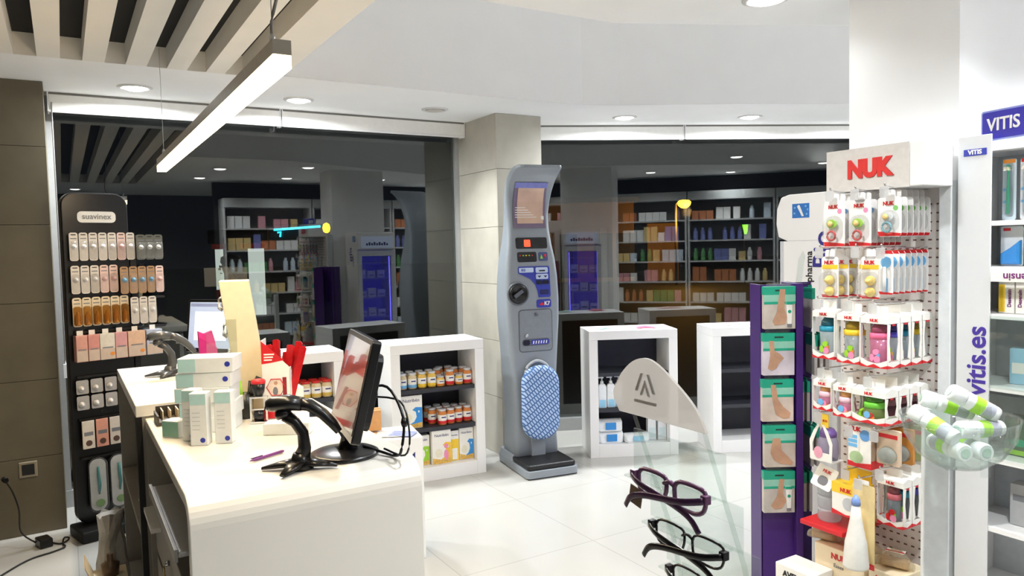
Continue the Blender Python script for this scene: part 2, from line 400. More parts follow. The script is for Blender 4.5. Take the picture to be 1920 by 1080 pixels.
# ---- outside: street lamp, lit house front, signs across the street
t = thing('street_lamp', 'orange glowing street lamp outside the right window', 'street lamp', (6.62, 30, -.15), 0)
obj('pole', B().lathe([(.06, 0), (.045, 3.2)], 10), mat('lamp_pole', (90, 84, 76), .5), t)
obj('arm', B().sweep([(0, 0, 3.2), (.1, 0, 3.36), (.3, 0, 3.42)], .03, 8), mat('lamp_pole', (90, 84, 76), .5), t)
obj('globe', B().lathe([(.02, .12), (.2, .1), (.28, .02), (.24, -.1), (.12, -.2), (.01, -.22)], 16, (.34, 0, 3.28)), glow('sodium_glow', (255, 170, 40), 10), t)
l = bpy.data.lights.new('sodium_beam', 'POINT'); l.energy = 350; l.color = (1, .45, .08); l.shadow_soft_size = .2
lo = bpy.data.objects.new('sodium_beam', l); COL.objects.link(lo); lo.parent = t; lo.location = (.34, -.5, 2.9)
house = mat('house_render', (150, 120, 90), .8, noise=.15, scale=1)
t = thing('house_front', 'dim house front lit orange by the street lamp', 'house', (5.4, 34, -.15), 0)
obj('wall', B().bx(-4, .2, 0, .3, 0, 3.6), house, t); obj('wall', B().bx(.8, 2.2, 0, .3, 0, 2.6), house, t)
for x in (-3.2, -1.6, -.6): obj('shutter', B().bx(x, x + .8, -.04, .0, .2, 2.2), mat('dark_shutter', (50, 42, 36), .6), t)
obj('roof_edge', B().bx(-4.2, .4, -.3, .4, 3.6, 3.8), dark, t)
t = thing('far_shop_sign', 'cyan neon line of a shop sign seen through the left window', 'sign', (-7.9, 25, 2.25), 0)
obj('tube', B().sweep([(0, 0, .02), (1.55, 0, .1)], .035, 8), glow('cyan_neon', (40, 190, 235), 5), t)
obj('tube', B().sweep([(.12, 0, -.08), (.22, 0, -.05), (.2, 0, -.22)], .03, 8), glow('cyan_neon', (40, 190, 235), 5), t)
obj('board', B().bx(-.1, 1.7, .05, .12, -.3, .2), blackm, t)
obj('bracket', B().bx(.7, .8, .1, .16, -2.4, -.1), blackm, t)
t = thing('round_street_lamp', 'round yellow lamp beside the cyan neon line', 'street lamp', (-6.05, 24.6, -.15), 0)
obj('globe', B().lathe([(.02, -.17), (.1, -.12), (.13, 0), (.1, .12), (.02, .17)], 14, (0, 0, 2.43)), glow('yellow_globe', (255, 200, 30), 4), t)
obj('pole', B().lathe([(.04, 0), (.03, 2.28)], 8), blackm, t)
t = thing('green_sign', 'small green lit sign seen through the right window', 'sign', (9.38, 30, 1.85), 0)
obj('lit_face', B().prism([(-.1, .35), (.12, .35), (.1, .1), (.06, -.02), (-.02, -.02), (-.04, .1)], 'y', -.03, 0), glow('green_lit', (110, 255, 20), 3), t)
obj('box', B().bx(-.14, .16, 0, .1, -.06, .38), blackm, t)
obj('bracket', B().bx(-.03, .03, .0, .06, -2.0, -.05), blackm, t)

# ================================================================== SALES COUNTERS
def arc(cx, cz, r, a0, a1, n=8): return [(cx + r * math.cos(R(a0 + (a1 - a0) * k / n)), cz + r * math.sin(R(a0 + (a1 - a0) * k / n))) for k in range(n + 1)]
# near counter: one slab bent down to the floor at its near end
t = thing('sales_counter', 'white sales counter with rounded waterfall end and monitor on top', 'counter', W(.235, 1.945, 0), TH)
CW, CL, CH = .62, 1.1, .90
outl = [(CL, CH)] + arc(.075, CH - .075, .075, 90, 180) + [(0, 0), (.032, 0)] + [(y, z) for y, z in arc(.075, CH - .075, .043, 180, 90)] + [(CL, CH - .032)]
obj('worktop', B().prism(outl, 'x', 0, CW, sm=False), ctr, t, bevel=.003)
obj('front_panel', B().bx(.45, .475, .035, CL, .0, CH - .034), ctr, t)
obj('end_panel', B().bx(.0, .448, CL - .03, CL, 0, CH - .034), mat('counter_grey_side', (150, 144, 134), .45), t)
obj('keyboard_tray', B().bx(-.02, .3, .08, .72, .735, .75), mat('tray_grey', (172, 170, 168), .35, .3), t, bevel=.004)
obj('tray_lip', B().bx(-.028, -.02, .08, .72, .725, .758), mat('tray_edge', (150, 148, 144), .5), t)
for k, (z0, z1) in enumerate(((.44, .60), (.24, .42), (.04, .22))):
    d = obj('drawer', B().bx(.01, .43, .25, 1.0, z0, z1), mat('drawer_grey', (120, 114, 104), .45), t, bevel=.003)
    if k == 0:
        obj('drawer_edge', B().bx(-.03, -.0, .70, .95, .60, .615), ctr, d)
        obj('lock', B().lathe([(.009, 0), (.009, .012)], 10), chrome, d, (.01, .6, .53), rot=(0, -PI / 2, 0))
        obj('key', B().bx(-.002, .002, -.012, .012, -.05, .0), mat('brass', (150, 128, 80), .35, .9), d, (-.006, .6, .52))
kb = thing('keyboard', 'black keyboard on the pull-out tray under the counter', 'keyboard', W(.235 + .06, 1.945 + .36, .751), TH)
obj('case', B().bx(0, .14, -.21, .21, 0, .018), black, kb, bevel=.004)
kk = mesh(B().bx(-.008, .008, -.008, .008, 0, .007), black, 'key')
for i in range(5):
    for j in range(18): obj('key', kk, None, kb, (.02 + i * .024, -.19 + j * .0222, .018))
# far counter
t = thing('sales_counter', 'higher white counter behind with a second monitor and scanner', 'counter', W(.205, 3.05, 0), TH)
obj('worktop', B().bx(0, .62, 0, 1.06, .905, .95), ctr, t, bevel=.003)
obj('end_panel', B().bx(0.0, .02, 0.0, .04, 0, .904), blackm, t)
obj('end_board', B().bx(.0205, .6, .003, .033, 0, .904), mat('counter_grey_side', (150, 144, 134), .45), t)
obj('front_panel', B().bx(.55, .58, .034, 1.05, 0, .904), ctr, t)
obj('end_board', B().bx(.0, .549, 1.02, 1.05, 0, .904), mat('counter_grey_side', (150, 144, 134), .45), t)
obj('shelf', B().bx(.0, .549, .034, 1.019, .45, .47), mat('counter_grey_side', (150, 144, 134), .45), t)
# crumpled bags and boxes in and before the open counter
bagm = mat('crumpled_bag', (204, 200, 192), .5, noise=.2, scale=14, bump=.6)
def bag(name, label, loc, sx, sy, sz, seed, m=bagm):
    rnd = random.Random(seed); rr = []
    for i in range(7):
        u = i / 6; k = (1, 1.05, .95, .85, .75, .6, .75)[i]
        rr.append([(sx * k * (.8 + .4 * rnd.random()) * math.cos(2 * PI * j / 14), sy * k * (.8 + .4 * rnd.random()) * math.sin(2 * PI * j / 14), sz * u * (.97 + .06 * rnd.random()) + (0 if i else 0)) for j in range(14)])
    rr[0] = [(x, y, 0) for x, y, z in rr[0]]
    return obj(name, B().rings(rr, sm=False), m, None, loc, label=label, cat='bag')
bag('paper_bag', 'pale crumpled bag on the inner shelf of the far counter', W(.33, 3.3, .471), .09, .11, .34, 3)
bag('paper_bag', 'pale crumpled bag on the floor at the open side of the far counter', W(.125, 3.62, 0), .06, .09, .4, 4)
t = thing('cardboard_box', 'open cream cardboard box on the floor beside the far counter', 'box', W(.11, 3.42, 0), TH)
obj('carton', B().bx(-.06, .06, -.09, .09, 0, .2), cream, t)
obj('flap', B().add([(-.06, -.09, .2), (-.06, .09, .2), (-.09, .09, .28), (-.09, -.09, .28)], [(0, 1, 2, 3)]).add([(-.062, -.09, .2), (-.062, .09, .2), (-.092, .09, .28), (-.092, -.09, .28)], [(3, 2, 1, 0)]), cream, t)
obj('contents', B().lathe([(.03, 0), (.035, .05), (.012, .06), (.012, .09)], 10, (0, 0, .2)), mat('brown_glass', (90, 70, 50), .3), t)

# ---- monitor on the near counter
def monitor(loc, rz, label, lit=False, sw=.37, sh=.29, zb=.07, tilt=14):
    t = thing('monitor', label, 'monitor', loc, rz)
    obj('base', B().lathe([(.1, 0), (.1, .008), (.09, .013), (.03, .018), (.001, .018)], 32), black, t)
    obj('neck', B().sweep([(0, .01, .012), (0, .015, .05), (0, .03, .12)], [(.03, .02), (.024, .018), (.03, .016)], 12), black, t)
    q = R(tilt)
    p = obj('screen_housing', B().prism(rrect(-sw / 2, sw / 2, 0, sh, .012), 'y', -.012, .014).prism(rrect(-sw / 2 + .04, sw / 2 - .04, .03, sh - .04, .03), 'y', .014, .04), black, t, (0, 0, zb), rot=(-q, 0, 0), bevel=.003)
    scr = mat('lit_screen', (150, 165, 195), .25, emit=(170, 185, 215), es=.35, noise=.12, scale=9) if lit else mat('dark_reflecting_screen', (96, 84, 84), .12, .0, noise=.05, coat=.6)
    obj('screen', B().bx(-sw / 2 + .014, sw / 2 - .014, -.0135, -.012, .022, sh - .014), scr, p)
    obj('chin', B().bx(-sw / 2 + .005, sw / 2 - .005, -.0136, -.012, .003, .021), mat('silver_chin', (180, 178, 176), .35, .4) if not lit else black, p)
    if lit:
        obj('screen_window', B().bx(-.1, .1, -.0145, -.0136, .06, .2), mat('screen_page', (225, 232, 245), .3, emit=(225, 232, 245), es=.5), p)
        obj('screen_window', B().bx(-.13, .13, -.0145, -.0136, .225, .24), mat('screen_bar', (120, 130, 165), .3, emit=(120, 130, 165), es=.3), p)
    return t
m1 = monitor((-.505, 2.175, .9), R(-68), 'flat monitor seen from its edge on the near counter')
obj('cable', B().sweep(cr([(.0, .06, .19), (.06, .12, .2), (.12, .15, .12), (.13, .14, .03), (.1, .13, .006), (.05, .1, .008), (0, .055, .02)]), .0042, 7), black, m1)
obj('cable', B().sweep(cr([(.02, .07, .17), (.09, .15, .16), (.15, .16, .08), (.13, .15, .012), (.06, .105, .02)]), .003, 6), black, m1)
obj('cable_clip', B().lathe([(.008, -.012), (.011, 0), (.008, .012)], 10), black, m1, (.122, .153, .105))
monitor(W(.60, 3.86, .95), R(-22), 'second monitor with lit screen on the far counter', True, .30, .26, .07, 8)

# ---- hand scanners on their curved stands
def scanner(loc, rz, label, m=black, sc=1.):
    t = thing('barcode_scanner', label, 'scanner', loc, rz)
    for x, y in ((-.105, -.01), (.1, .0), (-.03, -.085)):
        obj('foot', B().sweep([(x * .1, y * .1, .018), (x * .5, y * .5, .014), (x, y, .006)], [(.028, .014), (.022, .009), (.008, .004)], 10), m, t)
    obj('hub', B().lathe([(.034, 0), (.034, .012), (.026, .03), (.02, .045)], 18), m, t)
    obj('neck', B().sweep([(0, 0, .02), (.012, 0, .06), (.008, 0, .1), (-.012, 0, .13), (-.038, 0, .15)], [(.026, .02), (.018, .017), (.016, .015), (.015, .015), (.018, .018)], 12, up=(0, 1, 0)), m, t)
    obj('cradle', B().lathe([(.02, 0), (.024, .012), (.018, .024)], 14), m, t, (-.04, 0, .145), rot=(0, R(-20), 0))
    obj('head', B().sweep([(-.085, 0, .178), (-.07, 0, .182), (-.03, 0, .186), (.01, 0, .18)], [(.02, .016), (.03, .021), (.031, .022), (.024, .019)], 14, up=(0, 0, 1)), m, t)
    obj('scan_window', B().bx(-.0015, .0015, -.016, .016, -.011, .011), mat('dark_red_window', (70, 20, 22), .1), t, (-.087, 0, .178), rot=(0, R(12), 0))
    g = obj('grip', B().sweep([(.0, 0, .182), (.03, 0, .176), (.065, 0, .152), (.09, 0, .125), (.108, 0, .1)], [(.023, .018), (.021, .017), (.018, .016), (.016, .014), (.011, .01)], 14), m, t)
    obj('trigger', B().bx(.03, .05, -.008, .008, .145, .158), greyd, g)
    obj('cord', B().sweep(cr([(.108, 0, .1), (.114, .004, .088), (.118, .01, .072)]), .0035, 6), m, t)
    return t
scanner((-.597, 2.045, .9), R(2), 'black handheld barcode scanner in its stand before the monitor')
scanner(W(.40, 3.72, .95), R(20), 'grey barcode scanner in its stand on the far counter', mat('scanner_grey', (70, 72, 74), .3))

# ---- things lying on the near counter (top at .9)
tealgrad = mat('teal_carton_print', (176, 214, 214), .4, noise=.04)
carton = mat('white_carton', (226, 230, 230), .4, noise=.03)
def flatbox(name, label, loc, rz, sx, sy, sz, side, end=None, group=None, logo=True, cat='box'):
    """carton lying with its long side along x; the front (-y) and the left end carry print"""
    t = thing(name, label, cat, loc, rz, group)
    obj('carton', B().bx(-sx / 2, sx / 2, -sy / 2, sy / 2, 0, sz), carton, t, bevel=.0015)
    obj('print_band', B().bx(-sx / 2 + .002, -sx / 2 + sx * .32, -sy / 2 - .0006, -sy / 2, .003, sz - .003), side, t)
    if end: obj('print_band', B().bx(-sx / 2 - .0006, -sx / 2, -sy / 2 + .003, sy / 2 - .003, .003, sz - .003), end, t)
    if logo: obj('round_logo', B().prism(ell(sx / 2 - .018, sz * .55, .009, .009, 14), 'y', -sy / 2 - .0008, -sy / 2), blue, t)
    return t
grey_end = mat('grey_carton_end', (150, 160, 162), .45)
px, py = -1.05, 2.55
rzs = R(4)
L0 = None
for k in range(5):
    tl = ['lowest', 'second lowest', 'middle', 'second highest', 'topmost'][k]
    flatbox('medicine_box', '%s pale teal carton lying in the stack on the near counter' % tl, (px + (.0, .006, -.004, .0, .008)[k], py + (.0, .004, -.003, .002, 0)[k], .9 + k * .0505), rzs + R((0, 1, -1, .5, 1.5)[k]), .18, .12, .05, tealgrad, grey_end, 'cartons stacked on the counter')
def standbox(label, loc, rz, sx=.052, sy=.045, sz=.165):
    t = thing('medicine_box', label, 'box', loc, rz, 'cartons stacked on the counter')
    obj('carton', B().bx(-sx / 2, sx / 2, -sy / 2, sy / 2, 0, sz), carton, t, bevel=.0015)
    obj('print_band', B().bx(-sx / 2 + .002, sx / 2 - .002, -sy / 2 - .0006, -sy / 2, sz * .78, sz - .003), tealgrad, t)
    obj('print_band', B().bx(-sx / 2 - .0006, -sx / 2, -sy / 2 + .002, sy / 2 - .002, sz * .05, sz - .003), grey_end, t)
    obj('round_logo', B().prism(ell(sx * .22, sz * .1, .008, .008, 14), 'y', -sy / 2 - .0008, -sy / 2), blue, t)
    for k in range(5): obj('print_line', B().bx(-sx * .36, sx * .1, -sy / 2 - .0006, -sy / 2, sz * (.3 + .08 * k), sz * (.3 + .08 * k) + .002), mat('faint_print', (186, 194, 200), .5), t)
standbox('upright pale carton standing left of the other two before the stack', (-1.045, 2.40, .9), R(-8), .045, .05)
standbox('upright pale carton standing in the middle before the stack', (-.995, 2.34, .9), R(4))
standbox('upright pale carton standing right of the other two before the stack', (-.925, 2.36, .9), R(4))
t = flatbox('medicine_box', 'small green carton lying at the left edge of the counter', (-1.125, 2.45, .9), R(-20), .07, .05, .055, mat('pale_green_carton', (130, 176, 160), .45), mat('pale_green_carton', (130, 176, 160), .45), logo=False)
obj('print_band', B().bx(-.012, .033, -.0258, -.0252, .003, .052), mat('pale_green_carton', (130, 176, 160), .45), t)
flatbox('medicine_box', 'small white carton lying behind the small green one', (-1.16, 2.56, .9), R(10), .07, .04, .035, tealgrad, None, logo=False)
flatbox('medicine_box', 'flat pale carton lying between red box and scanner', (-.755, 2.46, .9), R(2), .15, .06, .038, carton, tealgrad)
t = thing('desk_tray', 'dark tray of small things behind the green carton', 'tray', W(.33, 2.93, .9), TH)
obj('tray', B().bx(-.07, .08, -.06, .06, 0, .012).bx(-.07, -.064, -.06, .06, .012, .035).bx(.074, .08, -.06, .06, .012, .035).bx(-.064, .074, .054, .06, .012, .05), mat('tray_brown', (70, 62, 54), .5), t)
for k in range(5): obj('divider', B().bx(-.05 + k * .025, -.046 + k * .025, -.03, .05, .012, .045), cream, t)
# pen
t = thing('ballpoint_pen', 'purple ballpoint pen lying left of the scanner stand', 'pen', (-.728, 2.165, .905), R(58))
obj('barrel', B().lathe([(.001, -.065), (.003, -.055), (.0048, -.045), (.0048, .05), (.003, .058)], 10), mat('purple_pen', (130, 60, 140), .35), t, rot=(0, PI / 2, 0))
obj('clip', B().bx(-.06, -.02, -.0015, .0015, .004, .007), mat('purple_pen_clip', (90, 40, 110), .35), t)
# pen cup
t = thing('pen_cup', 'dark wire pen cup beside the stacked cartons', 'pen cup', (-.985, 2.70, .9), 0)
obj('cup', B().lathe([(.001, 0), (.026, 0), (.032, .09), (.029, .09), (.024, .004), (.001, .004)], 18, caps=False), mat('smoke_cup', (30, 34, 28), .35), t)
for k, (x, y, dx, dy, cmat) in enumerate(((-.012, 0, -.02, .01, navy), (.008, .008, .012, .0, black), (0, -.01, -.008, -.01, lgreen), (.012, -.004, .03, .005, black), (-.008, .01, -.028, -.004, blue))):
    obj('pen', B().sweep([(x * .5, y * .5, .006), (x + dx, y + dy, .125 + .01 * (k % 3))], .0055, 8), cmat, t)
obj('stapler', B().bx(-.012, .012, -.02, .02, 0, .05), black, t, (.03, -.0, .10), rot=(.3, .5, .4))
# date stamp
t = thing('date_stamp', 'chrome self-inking stamp with red top on the counter', 'stamp', (-.905, 2.62, .9), R(10))
obj('base_frame', B().bx(-.03, .03, -.02, .02, 0, .008), chrome, t, bevel=.002)
for x in (-.027, .027): obj('side_arm', B().bx(x - .003, x + .003, -.012, .012, .008, .09), chrome, t)
obj('cross_bar', B().bx(-.03, .03, -.013, .013, .088, .094).bx(-.027, .027, -.006, .006, .045, .05), chrome, t)
obj('band_wheels', B().prism(ell(0, .026, .018, .018, 14), 'x', -.016, .016, sm=True), black, t)
obj('handle', B().lathe([(.012, .094), (.02, .11), (.024, .14)], 16), black, t)
obj('cap', B().lathe([(.025, .14), (.025, .15), (.02, .154)], 16), red, t)
# red sachet display box
t = thing('sachet_display_box', 'red and white cardboard dispenser filled with red sachets', 'display box', (-.865, 2.72, .9), R(8))
bx_ = .098; bd = .09
obj('carton', B().prism([(-bx_ / 2, 0), (bx_ / 2, 0), (bx_ / 2, .185), (-bx_ / 2, .285)], 'y', -bd / 2, -bd / 2 + .002).bx(-bx_ / 2, -bx_ / 2 + .002, -bd / 2, bd / 2, 0, .285).bx(bx_ / 2 - .002, bx_ / 2, -bd / 2, bd / 2, 0, .185).bx(-bx_ / 2, bx_ / 2, bd / 2 - .002, bd / 2, 0, .2).bx(-bx_ / 2, bx_ / 2, -bd / 2, bd / 2, 0, .002), paper, t)
obj('red_print', B().prism([(-bx_ / 2, .2), (-.01, .205), (bx_ / 2 - .02, .212), (-bx_ / 2, .284)], 'y', -bd / 2 - .0008, -bd / 2), red, t)
obj('red_print', B().bx(-bx_ / 2 + .004, bx_ / 2, -bd / 2 - .0008, -bd / 2, .002, .034), red, t)
ring = [(p, q) for p, q in ell(-.002, .115, .032, .034, 6)]
obj('picture_frame', B().sweep([(x, -bd / 2 - .0008, z) for x, z in ring], .0018, 6, closed=True), red, t)
obj('picture', B().prism(ell(-.002, .115, .028, .03, 6), 'y', -bd / 2 - .0006, -bd / 2), mat('printed_pale_picture', (226, 206, 190), .5, noise=.12, scale=60), t)
obj('picture', B().prism(ell(-.004, .1, .009, .016, 12), 'y', -bd / 2 - .0009, -bd / 2), textgrey, t)
obj('picture', B().prism(ell(-.002, .13, .007, .007, 12), 'y', -bd / 2 - .0009, -bd / 2), skin, t)
obj('sachet_print', B().bx(.022, .036, -bd / 2 - .001, -bd / 2, .06, .15), mat('dark_red_print', (140, 30, 40), .4), t)
obj('round_seal', B().sweep([(x, -bd / 2 - .0006, z) for x, z in ell(-.03, .055, .011, .011, 14)], .0007, 5, closed=True), mat('faint_red', (222, 150, 140), .5), t)
for k in range(3): obj('print_line', B().bx(-.04, -.012 + .004 * k, -bd / 2 - .0014, -bd / 2, .212 + .01 * k, .217 + .01 * k), paper, t)
rnd = random.Random(5)
for k in range(7):
    x = -.04 + .0125 * k; h = (.268, .285, .25, .24, .268, .28, .265)[k]
    obj('sachet', B().add([(-.013, -.004, .01), (.013, -.004, .01), (.013, -.004, h - .008), (.004, -.003, h), (-.013, -.004, h - .004), (-.013, .004, .01), (.013, .004, .01), (.013, .004, h - .008), (.004, .003, h), (-.013, .004, h - .004)],
        [(0, 1, 2, 3, 4), (9, 8, 7, 6, 5), (0, 5, 6, 1), (1, 6, 7, 2), (2, 7, 8, 3), (3, 8, 9, 4), (4, 9, 5, 0)]), mat('red_foil', (196, 30, 36), .25, .2, noise=.15, scale=60), t, (x * .75, -.01 + .012 * (k % 3), 0), rot=(0, R((1, 4, 2, 9, 10, 13, 15)[k]), R(-20 + 13 * (k % 4))))
# leaning spectacle tower
t = thing('reading_glasses_tower', 'leaning cream cardboard tower for reading glasses on the counter', 'display', W(.612, 2.905, .9), TH - R(12))
def ring4(x0, x1, y0, y1, z): return [(x0, y0, z), (x1, y0, z), (x1, y1, z), (x0, y1, z)]
obj('body', B().rings([ring4(-.06, .05, -.05, .1, 0), ring4(-.12, -.015, -.055, .085, .5)], sm=False), cream, t, bevel=.003)
obj('foot_plate', B().bx(-.062, .055, -.052, .102, 0, .012), cream, t)
for i in range(4):
    for j in range(3):
        zz = .12 + i * .1; xo = -.06 - .12 * zz
        obj('hook_loop', B().sweep([(xo - .001, -.035 + j * .045, zz + .02), (xo - .012, -.035 + j * .045, zz + .015), (xo - .014, -.035 + j * .045, zz - .02), (xo - .002, -.035 + j * .045, zz - .03)], .0032, 6), alu, t)
        if i != 1: obj('lens_slot', B().prism(ell(-.022 + j * .045, zz, .014, .02, 12), 'x', xo - .0025, xo + .004), mat('silver_lens_print', (150, 146, 138), .2, .6), t)
obj('header_sheet', B().bx(-.17, -.02, -.004, -.001, .48, .55), acr, t)
obj('front_sheet', B().bx(-.17, -.065, -.058, -.056, .13, .36), acr, t)
obj('leaflet_pocket', B().bx(-.13, -.07, -.062, -.059, .15, .22), mat('pale_leaflet', (226, 206, 170), .5), t)
t = thing('sachet_pouch', 'bright pink leaflet pouch beside the leaning cardboard tower', 'pouch', W(.47, 3.12, .951), TH)
obj('stand', B().bx(-.03, .03, -.02, .02, 0, .16), cream, t)
obj('pouch', B().prism([(-.028, .16), (.036, .16), (.03, .21), (.02, .25), (-.01, .24), (-.03, .25)], 'y', -.012, .012), mat('magenta_foil', (226, 60, 160), .35, noise=.15, scale=40), t)
obj('flap', B().prism([(-.029, .158), (.037, .158), (.037, .18), (-.029, .228)], 'y', -.016, -.012), mat('magenta_card', (204, 40, 140), .4), t)

# leaflets and brown carton on a low white box between counter and cabinet
t = thing('leaflet_box', 'white carton topped with leaflets beside the counter end', 'box', (-.66, 3.62, 0), R(20))
obj('carton', B().bx(-.2, .18, -.13, .13, 0, .60), white, t, bevel=.003)
obj('blue_mark', B().prism([(.11, .50), (.14, .53), (.14, .47)], 'y', -.1306, -.13), navy, t)
t = thing('leaflet', 'fanned colourful leaflets on the white carton', 'leaflet', (-.66, 3.6, .601), R(20))
for k in range(4):
    obj('sheet', B().bx(-.06, .06, -.05, .05, .0015 * k, .0015 * k + .001), (mat('mint_leaflet', (180, 214, 204), .5, noise=.2, scale=40), mat('tan_leaflet', (196, 160, 120), .5, noise=.2, scale=40), paper, mat('bluegrey_leaflet', (140, 150, 190), .5, noise=.2, scale=40))[k], t, (-.09 + .065 * k, .02 - .02 * k, 0), .2 - .25 * k)
t = thing('cardboard_box', 'brown cardboard box behind the monitor', 'box', (-.73, 3.68, .61), R(15))
obj('carton', B().bx(-.06, .06, -.04, .04, 0, .1), mat('brown_carton', (200, 150, 96), .6, noise=.08), t, bevel=.002)
obj('tape', B().bx(-.0605, .0605, -.01, .01, .02, .1008), mat('tape', (180, 130, 80), .3), t)

# ================================================================== WHITE DISPLAY CABINETS
CBW, CBD, CBH = .635, .34, .90
def cabinet(loc, rz, label, shelves=(.60, .345)):
    t = thing('display_cabinet', label, 'cabinet', loc, rz, 'white open display cabinets')
    f = .062
    for x in (0, CBW - f): obj('side_panel', B().bx(x, x + f, 0, CBD, 0, CBH - f - .0005), white, t, bevel=.002)
    obj('top_panel', B().bx(0, CBW, 0, CBD, CBH - f, CBH), white, t, bevel=.002)
    obj('plinth', B().bx(f + .0005, CBW - f - .0005, 0, CBD, 0, .09), white, t, bevel=.002)
    obj('back_panel', B().bx(f, CBW - f, CBD - .02, CBD - .002, .09, CBH - f), dark, t)
    for z in shelves: obj('shelf', B().bx(f, CBW - f, .02, CBD - .02, z - .026, z), dark, t)
    return t
C0 = ((-1.59, 4.20, 0), R(28)); C1 = ((-.775, 4.665, 0), R(25)); C2 = ((.53, 5.2, 0), R(5)); C3 = ((1.41, 5.25, 0), R(5))
cabinet(*C0, 'white display cabinet behind the counters holding red-lidded jars', (.62, .345))
cabinet(*C1, 'white display cabinet with baby food jars left of the tiled pillar')
cabinet(*C2, 'white display cabinet with bottles and wipes right of the weighing machine')
cabinet(*C3, 'empty white display cabinet beside the purple stand')
def on(c, x, y, z): 
    (cx, cy, cz), rz = c; return (cx + x * math.cos(rz) - y * math.sin(rz), cy + x * math.sin(rz) + y * math.cos(rz), z)
# jars of baby food
jar_glass = mat('jar_food_glass', (196, 150, 96), .15, noise=.1, coat=.5)
def make_jar(h, r_, lid, foods, labelcol, name_label, group):
    t = thing('baby_food_jar', name_label, 'jar', (0, 0, -5), 0, group)
    obj('glass', B().lathe([(r_ * .85, 0), (r_, .006), (r_, h * .72), (r_ * .8, h * .84), (r_ * .82, h * .88)], 16), foods, t)
    obj('lid', B().lathe([(r_ * .88, h * .87), (r_ * .9, h * .97), (r_ * .82, h)], 16), lid, t)
    lb = obj('paper_label', B().lathe([(r_ * 1.012, h * .1), (r_ * 1.012, h * .64)], 16, caps=False), paper, t)
    obj('label_band', B().lathe([(r_ * 1.02, h * .1), (r_ * 1.02, h * .28)], 16, caps=False), labelcol, lb)
    obj('label_mark', B().bx(-r_ * .5, r_ * .5, -r_ * 1.03, -r_ * .9, h * .46, h * .53), navy, lb)
    return t
lidw = mat('pale_lid', (206, 208, 214), .3, .3); lidr = mat('red_lid', (200, 40, 36), .35)
food_y = mat('yellow_food', (222, 186, 96), .2, noise=.1); food_o = mat('orange_food', (206, 130, 72), .2, noise=.1); food_w = mat('cream_food', (214, 196, 160), .2, noise=.1)
G1 = 'baby food jars on the upper shelf of the cabinet'; G2 = 'baby food jars on the middle shelf of the cabinet'; G0 = 'red-lidded jars in the cabinet behind the counters'
protos = {'blue': make_jar(.105, .029, lidw, food_w, lblue, 'x', G1), 'yel': make_jar(.105, .029, lidw, food_y, yellow, 'x', G1), 'red': make_jar(.105, .029, lidw, food_o, red, 'x', G1), 'small': make_jar(.068, .027, lidw, food_y, orange, 'x', G1), 'redlid': make_jar(.105, .031, lidr, food_w, mat('apple_label', (200, 170, 80), .4), 'x', G0)}
def jar(kind, c, x, y, z, label, group): 
    return dup(protos[kind], on(c, x, y, z), c[1], label, group)
x0 = .095
for i, kd in enumerate(('blue', 'blue', 'yel', 'yel')):
    cn = {'blue': 'blue', 'yel': 'yellow'}[kd]
    jar(kd, C1, x0 + i * .066, .075, .60, '%s %s-labelled jar in the front row at the left of the upper cabinet shelf' % (('first', 'second')[i % 2], cn), G1)
    jar(kd, C1, x0 + i * .066 + .004, .15, .60, '%s %s-labelled jar in the second row at the left of the upper cabinet shelf' % (('first', 'second')[i % 2], cn), G1)
jar('small', C1, .352, .07, .60, 'small squat jar in the middle of the upper cabinet shelf', G1)
jar('red', C1, .418, .07, .60, 'red-labelled jar right of the squat jar in the middle of the upper shelf', G1)
jar('small', C1, .481, .07, .60, 'small squat jar near the right end of the upper cabinet shelf', G1)
jar('red', C1, .541, .07, .60, 'red-labelled jar at the right end of the upper cabinet shelf', G1)
for k, (x, y) in enumerate(((.36, .16), (.395, .22), (.46, .22), (.478, .15), (.54, .15))): jar('red', C1, x, y, .60, '%s red-labelled jar from the left behind the front row on the upper cabinet shelf' % ('first', 'second', 'third', 'fourth', 'fifth')[k], G1)
for k, (x, y) in enumerate(((.355, .06), (.415, .07), (.478, .09), (.541, .09))): jar('red', C1, x, y, .345, '%s red-labelled jar from the left in the front row of the middle cabinet shelf' % ('first', 'second', 'third', 'fourth')[k], G2)
for k, (x, y) in enumerate(((.3, .2), (.305, .125), (.37, .22), (.360, .15), (.435, .22), (.42, .155), (.4785, .17), (.54, .17))): jar('red', C1, x, y, .345, '%s red-labelled jar from the left behind the front row on the middle shelf' % ('first', 'second', 'third', 'fourth', 'fifth', 'sixth', 'seventh', 'eighth')[k], G2)
ORD = ('first', 'second', 'third', 'fourth', 'fifth', 'sixth', 'seventh')
for i in range(5): jar('redlid', C0, .283 + i * .0645, .06, .62, ORD[i] + ' front row red-lidded jar from the left in the cabinet behind the counters', G0)
for i in range(5): jar('redlid', C0, .278 + i * .0645, .13, .62, ORD[i] + ' back row red-lidded jar from the left in the cabinet behind the counters', G0)
for p in protos.values():
    for ch in list(p.children):
        for g in list(ch.children): bpy.data.objects.remove(g)
        bpy.data.objects.remove(ch)
    bpy.data.objects.remove(p)
